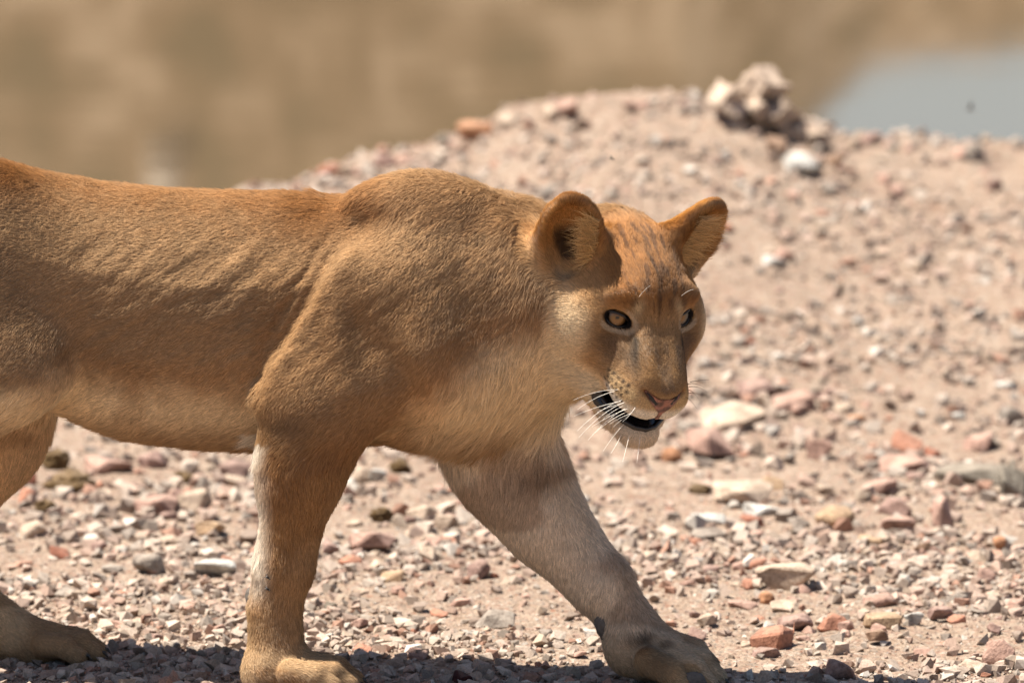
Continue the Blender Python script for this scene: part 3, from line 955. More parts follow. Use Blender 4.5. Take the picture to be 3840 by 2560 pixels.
# pads of the lifted forepaw and the wrist pads
m, nt, b = new_mat('pad_leather')
tc = nt.nodes.new('ShaderNodeTexCoord'); no = nt.nodes.new('ShaderNodeTexNoise'); no.inputs['Scale'].default_value = 160
cr = nt.nodes.new('ShaderNodeValToRGB')
cr.color_ramp.elements[0].color = (*lin(52, 47, 44), 1); cr.color_ramp.elements[1].color = (*lin(112, 103, 95), 1)
bp = nt.nodes.new('ShaderNodeBump'); bp.inputs['Strength'].default_value = .6; bp.inputs['Distance'].default_value = .002
nt.links.new(tc.outputs['Object'], no.inputs['Vector']); nt.links.new(no.outputs[0], cr.inputs[0]); nt.links.new(cr.outputs[0], b.inputs['Base Color'])
nt.links.new(no.outputs[0], bp.inputs['Height']); nt.links.new(bp.outputs[0], b.inputs['Normal'])
b.inputs['Roughness'].default_value = .75
M_PAD = m

def skin_at(px, py, y0=-.6, y1=.4):
    """where the sight line through a photo spot meets the hide"""
    ys = np.arange(y0, y1, .002)
    P = np.array([V(px, py, y) for y in ys], np.float32)
    d = field(P)
    i = np.argmax(d < .001)
    return P[i].astype(float) if d[i] < .001 else None
q = VL(2266, 2350, .058)
tag(blob('wrist_pad', q, (.015, .017, .026), M_PAD, lioness, axes((.25, 0, -1), (1, 0, 0)), bump=.5), 'black wrist pad on the back of the reaching foreleg')
q = VL(946, 2250, -.118)
tag(blob('wrist_pad', q, (.011, .014, .024), M_PAD, lioness, axes((.1, 0, -1), (1, 0, 0)), bump=.5), 'black wrist pad on the back of the planted foreleg')
for px, py, r in ((2455, 2556, .025), (2602, 2556, .022)):
    q = skin_at(px, py, -.3, .3)
    if q is not None:
        blob('toe_pad', q + np.array([0, -.003 if py > 2500 else .001, 0]), (r, .012 if py > 2500 else .008, r * .85), M_PAD, lioness, bump=.4, seed=px)
M_CLAW = simple_mat('claw_horn', lin(58, 50, 44), .35)
for p_, f_, u_ in toes:
    pts = [p_ - f_ * .010 + u_ * .006, p_ + f_ * .002 + u_ * .003, p_ + f_ * .009 - u_ * .006]
    tube('claw', pts, [.0045, .0035, .0006], M_CLAW, lioness, 6)

# whiskers
M_WH = simple_mat('whisker_white', lin(240, 234, 224), .35)
M_WHD = simple_mat('whisker_dark', lin(60, 44, 34), .4)
wr = np.random.default_rng(21)
WH = [  # root (crop of the muzzle), tip, sag, dark
    ((2325, 1462), (2150, 1500), -22, 0), ((2310, 1467), (2165, 1535), -20, 0), ((2330, 1505), (2152, 1560), -12, 0),
    ((2335, 1500), (2165, 1615), -30, 0), ((2345, 1508), (2170, 1640), -34, 0), ((2350, 1530), (2205, 1650), -26, 0),
    ((2360, 1532), (2220, 1600), -14, 0), ((2352, 1545), (2232, 1622), -16, 0), ((2375, 1548), (2285, 1590), -8, 0),
    ((2385, 1525), (2335, 1580), 8, 0), ((2340, 1522), (2262, 1570), -10, 0), ((2362, 1556), (2300, 1600), -8, 0),
    ((2318, 1457), (2215, 1466), -8, 1), ((2330, 1515), (2240, 1545), -8, 0), ((2372, 1560), (2262, 1690), -20, 0)]
for (a_, b_, sag, dk) in WH:
    r0 = skin_at(*a_)
    if r0 is None: continue
    r0 = r0 + np.array([0, .004, 0])
    tip = V(b_[0], b_[1], r0[1] - .045 - .05 * wr.random())
    mid_ = V((a_[0] + b_[0]) / 2, (a_[1] + b_[1]) / 2 + sag, r0[1] - .03)
    ts = np.linspace(0, 1, 9)[:, None]
    pts = (1 - ts) ** 2 * r0 + 2 * ts * (1 - ts) * mid_ + ts ** 2 * tip
    tube('whisker', pts, np.linspace(.00048, .00016, 9), M_WHD if dk else M_WH, lioness, 5)
for (a_, b_, sag) in (((2580, 1440), (2640, 1452), -14), ((2585, 1450), (2652, 1470), -16), ((2583, 1462), (2622, 1500), -14),
                      ((2580, 1475), (2628, 1480), -8), ((2588, 1432), (2660, 1424), -4), ((2576, 1490), (2612, 1530), -8)):
    r0 = V(a_[0], a_[1], HO[1] - .02)
    tip = V(b_[0], b_[1], r0[1] - .03)
    mid_ = V((a_[0] + b_[0]) / 2, (a_[1] + b_[1]) / 2 + sag, r0[1] - .02)
    ts = np.linspace(0, 1, 8)[:, None]
    tube('whisker', (1 - ts) ** 2 * r0 + 2 * ts * (1 - ts) * mid_ + ts ** 2 * tip, np.linspace(.0006, .0002, 8), M_WHD, lioness, 5)
for (a_, b_, sag) in (((2395, 1115), (2440, 1070), -10), ((2555, 1110), (2600, 1085), -8),
                      ((2360, 1630), (2335, 1730), 6), ((2400, 1640), (2388, 1735), 4), ((2330, 1630), (2290, 1700), 6)):
    r0 = skin_at(*a_)
    if r0 is None: continue
    tip = V(b_[0], b_[1], r0[1] - .04)
    mid_ = V((a_[0] + b_[0]) / 2, (a_[1] + b_[1]) / 2 + sag, r0[1] - .03)
    ts = np.linspace(0, 1, 8)[:, None]
    tube('whisker', (1 - ts) ** 2 * r0 + 2 * ts * (1 - ts) * mid_ + ts ** 2 * tip, np.linspace(.0004, .00015, 8), M_WH, lioness, 5)

# ---- fur: combed strands rooted on the hide
def comb_field(P, N):
    """direction the coat lies in"""
    px, py, _d = to_px(P)
    v = trunk_v(P)
    D = np.zeros_like(P); D[:, 0] = -1; D[:, 2] = -.30
    D[:, 2] -= .5 * smooth01(.8, .2, v)
    def put(w, d):
        D[:] = D + (np.asarray(d, float) - D) * w[:, None]
    put(smooth01(1300, 1500, px) * .8, (-.55, 0, -.75))                 # shoulder
    put(smooth01(1750, 1950, px) * (py < 1350), (-.35, 0, -.95))        # neck
    put(smooth01(1480, 1700, px) * smooth01(1280, 1420, py), (-.30, 0, -.95))   # breast
    put(smooth01(.46, .36, P[:, 2]) * (np.abs(px - 560) > 330), (-.06, 0, -1))   # legs
    put(smooth01(.12, .05, P[:, 2]), (.75, 0, -.65))                    # paws
    h = hloc(P); w = head_weight(P)
    q = h - np.array([0, .105, -.040])
    q[:, 1] *= .9
    low = smooth01(-.125, -.145, h[:, 2])
    q = q / np.linalg.norm(q, axis=1, keepdims=True)
    q = q + low[:, None] * np.array([0, -.3, -1.2])
    ruff = smooth01(.085, .11, np.abs(h[:, 0])) * smooth01(.02, -.03, h[:, 2])
    q = q + ruff[:, None] * np.array([0, -.4, -.9]) + ruff[:, None] * np.sign(h[:, :1]) * np.array([.5, 0, 0])
    for s in (-1, 1):
        al, op, ac = ear_coords(h, s)
        e = smooth01(.015, .035, al) * (np.abs(ac) < .06) * (al < .13) * smooth01(.05, .035, np.abs(op))
        base, A, n_ = EAR[s]
        q = q * (1 - e)[:, None] + e[:, None] * (A[:, 2] * .75 + A[:, 0] * (np.clip(ac / .03, -1, 1) * .7)[:, None])
    hd = q @ HM.T
    D = D * (1 - w)[:, None] + hd * w[:, None]
    # cowlicks and swirls
    j = np.stack([vnoise(P * 16 + 1), vnoise(P * 16 + 31), vnoise(P * 16 + 61)], 1) - .5
    j2 = np.stack([vnoise(P * 75 + 3), vnoise(P * 75 + 33), vnoise(P * 75 + 63)], 1) - .5
    D = D / (np.linalg.norm(D, axis=1, keepdims=True) + 1e-6) + j * .5 + j2 * .5
    D = D - N * (D * N).sum(1, keepdims=True)
    return D / (np.linalg.norm(D, axis=1, keepdims=True) + 1e-6)

def coat_length(P, N):
    px, py, _d = to_px(P)
    v = trunk_v(P)
    L = np.full(len(P), .0095)
    L += .012 * smooth01(.16, .0, v) + .004 * smooth01(.88, 1.0, v)
    L += .020 * smooth01(1520, 1720, px) * smooth01(1350, 1480, py) * (py < 1800)
    L += .008 * smooth01(1780, 1950, px) * (py < 1400)
    L = np.where((P[:, 2] < .40) & (np.abs(px - 560) > 330), np.minimum(L, .0105 + .02 * smooth01(.30, .40, P[:, 2]) * (px > 1500)), L)
    L += .020 * g2(np.hypot(px - 985, py - 1490), 45) * (lat(P) < 0)
    L += .020 * g2(px - 1212, 14) * (v > .95)
    L = np.where(P[:, 2] < .09, np.minimum(L, .0062), L)
    h = hloc(P); w = head_weight(P)
    hl = .0054 * (1 - .5 * smooth01(.06, .09, h[:, 1])) + .0035 * smooth01(-.01, -.06, h[:, 1]) + .003 * smooth01(.0, .03, h[:, 2])
    ruff = smooth01(.075, .11, np.abs(h[:, 0])) * smooth01(.02, -.04, h[:, 2]) * smooth01(-.03, -.08, h[:, 1])
    hl = hl + .020 * ruff
    hl = hl + .012 * smooth01(-.085, -.125, h[:, 2]) * smooth01(.03, -.02, h[:, 1])
    hl = hl + .010 * smooth01(-.140, -.160, h[:, 2])
    for s in (-1, 1):
        al, op, ac = ear_coords(h, s)
        e = smooth01(.012, .03, al) * (np.abs(ac) < .06) * (al < .13) * smooth01(.05, .035, np.abs(op))
        hl = hl * (1 - e) + (.0085 + .007 * smooth01(.025, .04, np.abs(ac))) * e
    return L * (1 - w) + hl * w

def scatter(n, wt):
    """area-weighted random points on the hide"""
    a, b_, c_, d_ = (SKIN_V[SKIN_F[:, i]] for i in range(4))
    ar = .5 * np.linalg.norm(np.cross(c_ - a, d_ - b_), axis=1) * wt
    cs = np.cumsum(ar); cs /= cs[-1]
    f = np.searchsorted(cs, RNG.random(n))
    u, w = RNG.random((2, n, 1))
    bil = lambda A: A[SKIN_F[f, 0]] * (1-u)*(1-w) + A[SKIN_F[f, 1]] * u*(1-w) + A[SKIN_F[f, 2]] * u*w + A[SKIN_F[f, 3]] * (1-u)*w
    nn = bil(NRM); nn /= np.linalg.norm(nn, axis=1, keepdims=True)
    return bil(SKIN_V), nn

def strands(name, R, T, N, L, lift, rad, col, mat, parent, keys=5, curl=0.0):
    """R roots, T lie direction, N normal, L length -> hair curves"""
    n = len(R)
    t = np.linspace(0, 1, keys)
    rnd = RNG.standard_normal((n, 3)) * .10
    P = np.empty((n, keys, 3), np.float32)
    for i, q in enumerate(t):
        up = lift * (q - .55 * q * q)
        side = rnd * q * q + (curl * np.sin(q * 5 + RNG.random(n) * 6)[:, None] * np.cross(T, N) if curl else 0)
        P[:, i] = R + L[:, None] * (T * (q * .97) + N * np.broadcast_to(up, (n,))[:, None] + side)
    cu = bpy.data.hair_curves.new(name)
    cu.add_curves([keys] * n)
    cu.attributes['position'].data.foreach_set('vector', P.ravel())
    ra = cu.attributes.get('radius') or cu.attributes.new('radius', 'FLOAT', 'POINT')
    rr = (np.asarray(rad).reshape(-1, 1) * np.broadcast_to((1 - t ** 2 * .85), (n, keys))).astype(np.float32)
    ra.data.foreach_set('value', rr.ravel())
    na = cu.attributes.new('skin_normal', 'FLOAT_VECTOR', 'CURVE')
    na.data.foreach_set('vector', np.ascontiguousarray(N, np.float32).ravel())
    ca = cu.attributes.new('pigment', 'FLOAT_COLOR', 'CURVE')
    cc = np.ones((n, 4), np.float32); cc[:, :3] = col
    ca.data.foreach_set('color', cc.ravel())
    cu.materials.append(mat)
    return link(name, cu, parent)

m, nt, b = new_mat('fur')
at = nt.nodes.new('ShaderNodeAttribute'); at.attribute_name = 'pigment'
nt.nodes.remove(b)
df = nt.nodes.new('ShaderNodeBsdfDiffuse')
hr = nt.nodes.new('ShaderNodeBsdfHair'); hr.component = 'Reflection'
hr.inputs['RoughnessU'].default_value = .35; hr.inputs['RoughnessV'].default_value = .6
ht = nt.nodes.new('ShaderNodeBsdfHair'); ht.component = 'Transmission'
ht.inputs['RoughnessU'].default_value = .5; ht.inputs['RoughnessV'].default_value = .8
m1 = nt.nodes.new('ShaderNodeMixShader'); m1.inputs[0].default_value = .06
m2 = nt.nodes.new('ShaderNodeMixShader'); m2.inputs[0].default_value = .12
for nd in (df, ht): nt.links.new(at.outputs['Color'], nd.inputs['Color'])
an = nt.nodes.new('ShaderNodeAttribute'); an.attribute_name = 'skin_normal'
gn = nt.nodes.new('ShaderNodeNewGeometry')
mv = nt.nodes.new('ShaderNodeMix'); mv.data_type = 'VECTOR'; mv.inputs[0].default_value = .92
nt.links.new(gn.outputs['Normal'], mv.inputs[4]); nt.links.new(an.outputs['Vector'], mv.inputs[5])
vn = nt.nodes.new('ShaderNodeVectorMath'); vn.operation = 'NORMALIZE'; nt.links.new(mv.outputs[1], vn.inputs[0])
nt.links.new(vn.outputs[0], df.inputs['Normal'])
hr.inputs['Color'].default_value = (.75, .68, .60, 1)
nt.links.new(df.outputs[0], m2.inputs[1]); nt.links.new(ht.outputs[0], m2.inputs[2])
nt.links.new(m2.outputs[0], m1.inputs[1]); nt.links.new(hr.outputs[0], m1.inputs[2])
nt.links.new(m1.outputs[0], nt.nodes['Material Output'].inputs['Surface'])
M_FUR = m

def grow(n):
    fc = SKIN_V[SKIN_F].mean(1); fn = NRM[SKIN_F].mean(1)
    fh = hloc(fc); hw = head_weight(fc)
    see = np.where((fn * (CAM - fc) / DIST).sum(1) > -.25, 1.0, .30)
    see *= np.where(fc[:, 0] < -.98, .35, 1.0)
    wt = see * (1 + 3.0 * hw)
    bare = np.maximum(nose_mask(fh), mouth_mask(fh)) * hw
    for s in (-1, 1):
        u, t, fr = eye_ring(fh, s)
        bare = np.maximum(bare, (np.hypot(u / .0215, t / .0145) < 1) * (fr > .5) * (fh[:, 0] * s > .02))
    wt = wt * (bare < .3)
    R, N = scatter(n, wt)
    T = comb_field(R, N)
    L = coat_length(R, N) * (.7 + .6 * RNG.random(n))
    col = pigment(R, N) * (.78 + .5 * RNG.random((n, 1)))
    dk = RNG.random(n) < .06
    col[dk] *= .55
    w = head_weight(R)
    def clump(size, seed):
        warp = np.stack([vnoise(R * 60 + seed), vnoise(R * 60 + seed + 9), vnoise(R * 60 + seed + 18)], 1) * .02
        g = np.floor((R + warp) / size).astype(np.int64)
        hsh = (g[:, 0] * 73856093) ^ (g[:, 1] * 19349663) ^ (g[:, 2] * 83492791) ^ (seed * 2654435)
        r_ = ((hsh * 1103515245 + 12345) >> 8) & 1023
        return r_ / 1023.0
    ca_, cb_ = clump(.0065, 3), clump(.0035, 7)
    col *= (.70 + .60 * np.where(w > .5, .5 + .5 * (cb_ - .5), .55 * ca_ + .45 * cb_))[:, None]
    lift = .26 + .22 * RNG.random(n) + .26 * ca_
    rad = np.where(w > .5, .00024, .00029) * (.7 + .6 * RNG.random(n))
    return strands('fur', R - N * .0003, T, N, L, lift, rad, col, M_FUR, lioness)
fur = grow(FUR_N)

# long wispy hair inside the ears
def ear_tufts():
    Rs, Ts, Ns, Ls, Cs = [], [], [], [], []
    for s, n in ((-1, 620), (1, 520)):
        base, A, n_ = EAR[s]
        inner = -s                               # tufts spring from the front edge, next to the crown
        for i in range(n):
            al = .005 + .070 * RNG.random(); edge = (.030 + .010 * RNG.random()) 
            sgn = 1 if (A[0, 0] * inner) > 0 else -1
            q = base + A[:, 2] * al + A[:, 0] * sgn * edge + n_ * (.010 + .008 * RNG.random())
            d = -A[:, 0] * sgn * (.8 + .2 * RNG.standard_normal()) + A[:, 2] * (.55 + .38 * RNG.standard_normal()) + n_ * (.35 + .2 * RNG.random())
            Rs.append(H(*q)); v_ = HM @ d; Ts.append(v_ / np.linalg.norm(v_)); Ns.append(HM @ n_)
            Ls.append(.022 + .036 * RNG.random())
            Cs.append(np.array(lin(232, 190, 130)) * (.5 + .55 * RNG.random()))
    strands('ear_tuft', np.array(Rs), np.array(Ts), np.array(Ns), np.array(Ls), .25, np.full(len(Rs), .00034), np.array(Cs), M_FUR, lioness, keys=7, curl=.045)
ear_tufts()
# ------------------------------------------------------------------ stones
m, nt, b = new_mat('stone')
L_ = nt.links.new
oi = nt.nodes.new('ShaderNodeObjectInfo'); tc = nt.nodes.new('ShaderNodeTexCoord')
geo = nt.nodes.new('ShaderNodeNewGeometry')
n1 = N_(nt, 'ShaderNodeTexNoise', Scale=26.0, Detail=6.0, Roughness=.65); L_(geo.outputs['Position'], n1.inputs['Vector'])
n2 = N_(nt, 'ShaderNodeTexNoise', Scale=140.0, Detail=4.0, Roughness=.7); L_(geo.outputs['Position'], n2.inputs['Vector'])
r1 = ramp(nt, [(.30, (.50, .46, .44)), (.55, (1.0, 1.0, 1.0)), (.75, (1.25, 1.22, 1.2))]); L_(n1.outputs[0], r1.inputs[0])
r2 = ramp(nt, [(.32, (.62, .58, .56)), (.52, (1.0, 1.0, 1.0)), (.72, (1.18, 1.16, 1.14))]); L_(n2.outputs[0], r2.inputs[0])
def mul(a, bb):
    q = nt.nodes.new('ShaderNodeMix'); q.data_type = 'RGBA'; q.blend_type = 'MULTIPLY'; q.inputs[0].default_value = 1
    L_(a, q.inputs[6]); L_(bb, q.inputs[7]); return q.outputs[2]
cst = mul(mul(oi.outputs['Color'], r1.outputs[0]), r2.outputs[0])
# dust settled on the upward faces
sz = nt.nodes.new('ShaderNodeSeparateXYZ'); L_(geo.outputs['Normal'], sz.inputs[0])
dm = nt.nodes.new('ShaderNodeMapRange'); dm.inputs[1].default_value = .55; dm.inputs[2].default_value = 1.0; dm.inputs[4].default_value = .38; L_(sz.outputs['Z'], dm.inputs[0])
dd = nt.nodes.new('ShaderNodeMath'); dd.operation = 'MULTIPLY'; L_(dm.outputs[0], dd.inputs[0]); L_(n1.outputs[0], dd.inputs[1])
cst = mixn(nt, cst, tuple(np.array(lin(214, 192, 172)) * .56), dd.outputs[0])
L_(cst, b.inputs['Base Color'])
b.inputs['Roughness'].default_value = .9; b.inputs['Specular IOR Level'].default_value = .2
bp = N_(nt, 'ShaderNodeBump', Strength=.7, Distance=.004); L_(n2.outputs[0], bp.inputs['Height'])
bp2 = N_(nt, 'ShaderNodeBump', Strength=.6, Distance=.01); L_(n1.outputs[0], bp2.inputs['Height']); L_(bp.outputs[0], bp2.inputs['Normal'])
L_(bp2.outputs[0], b.inputs['Normal'])
M_STONE = m

def rock_mesh(name, seed, n=15, sharp=.5, bev=.05):
    """an angular broken stone, unit size, from a convex hull with worn edges"""
    r = np.random.default_rng(seed)
    p = r.standard_normal((n, 3)); p /= np.linalg.norm(p, axis=1, keepdims=True)
    p = np.sign(p) * np.abs(p) ** (1 - .45 * sharp)
    p *= (.42 + .10 * r.random((n, 1)))
    bm = bmesh.new()
    for q in p: bm.verts.new(q)
    bmesh.ops.convex_hull(bm, input=bm.verts)
    bmesh.ops.delete(bm, geom=[v for v in bm.verts if not v.link_faces], context='VERTS')
    bmesh.ops.dissolve_limit(bm, angle_limit=math.radians(14), verts=bm.verts, edges=bm.edges)
    if bev: bmesh.ops.bevel(bm, geom=list(bm.edges), offset=bev, segments=1, affect='EDGES', profile=.6)
    bmesh.ops.triangulate(bm, faces=bm.faces)
    me = bpy.data.meshes.new(name); bm.to_mesh(me); bm.free()
    co = np.array([v.co for v in me.vertices]); lo, hi = co.min(0), co.max(0)
    co = (co - (lo + hi) / 2) / (hi - lo)
    me.vertices.foreach_set('co', co.astype(np.float32).ravel())
    me.polygons.foreach_set('use_smooth', np.zeros(len(me.polygons), bool)); me.update()
    me.materials.append(M_STONE)
    return me
def clod_mesh(name, seed, rough=.5, freq=2.6, sub=4, box=0.0):
    """a crumbly lump"""
    bm = bmesh.new(); bmesh.ops.create_icosphere(bm, subdivisions=sub, radius=.5)
    co = np.array([v.co for v in bm.verts])
    if box:
        q_ = np.random.default_rng(seed + 40).standard_normal((3, 3)); q_, _r3 = np.linalg.qr(q_)
        co = co @ q_; co = np.clip(co, -.5 + .5 * box, .5 - .5 * box) * 1.1; co = co @ q_.T
    d = fbm(co * freq * 2 + seed * 5.3, 4) - .5
    d2 = np.abs(fbm(co * freq * 5 + seed * 3.1, 2) - .5)
    co = co * (1 + rough * 1.6 * d - rough * .9 * d2)[:, None]
    lo, hi = co.min(0), co.max(0); co = (co - (lo + hi) / 2) / (hi - lo)
    for v, c in zip(bm.verts, co): v.co = c
    me = bpy.data.meshes.new(name); bm.to_mesh(me); bm.free()
    me.polygons.foreach_set('use_smooth', np.ones(len(me.polygons), bool)); me.update()
    me.materials.append(M_STONE)
    return me
ROCKS = [rock_mesh('stone', 100 + i, 12 + i % 6, .3 + .5 * (i % 3) / 2, .045) for i in range(18)]
ROUND = [rock_mesh('stone', 300 + i, 34, 0, .06) for i in range(4)]
CLODS = [clod_mesh('clod', i, .55, 2.2 + .4 * i, 3) for i in range(4)]

STONE_COL = {'pink': (206, 158, 142), 'cream': (226, 202, 178), 'white': (232, 230, 224), 'grey': (160, 154, 146), 'salmon': (202, 122, 92),
             'red': (170, 84, 58), 'tan': (206, 168, 126), 'mauve': (164, 126, 118), 'brown': (138, 100, 74), 'slate': (132, 130, 118), 'maroon': (84, 46, 44),
             'orange': (214, 138, 88), 'dung': (122, 98, 66), 'dirt': (232, 208, 186)}
srng = np.random.default_rng(77)

def place_stone(name, mesh, px, py, wpx, hpx, col, rz=None, tilt=0.0, sink=.17, depth=None):
    """px,py is the middle of the stone as the photograph shows it; it is bedded in the ground there"""
    g = ground_at(px, py + hpx * .42)
    _, _, dep = to_px(g)
    s = dep / (PPM * DIST)
    w = wpx * s
    dp = depth * w if depth else w * (.7 + .35 * srng.random())
    el = math.atan2(CAM[2] - g[2], g[1] - CAM[1])
    hgt = max((hpx * s - dp * .55 * math.sin(el)) / math.cos(el), .28 * w)
    o = link(name, mesh)
    o.scale = (w * 1.04, dp, hgt * 1.36)
    o.rotation_euler = (tilt * (srng.random() - .5), tilt * (srng.random() - .5), srng.random() * .7 - .35 if rz is None else rz)
    z0 = float(terrain(np.array([g[0]]), np.array([g[1] + dp * .2]))[0])
    o.location = (g[0], g[1] + dp * .2, max(z0, g[2] - .01) + hgt * (.5 - sink))
    v = .92 + .16 * srng.random()
    dust = np.array((212, 192, 176)); mixd = 0 if col in ('white', 'dung', 'maroon') else .38
    o.color = (*[min(1, c * v * .62) for c in lin(*(np.array(STONE_COL[col]) * (1 - mixd) + dust * mixd))], 1)
    return o

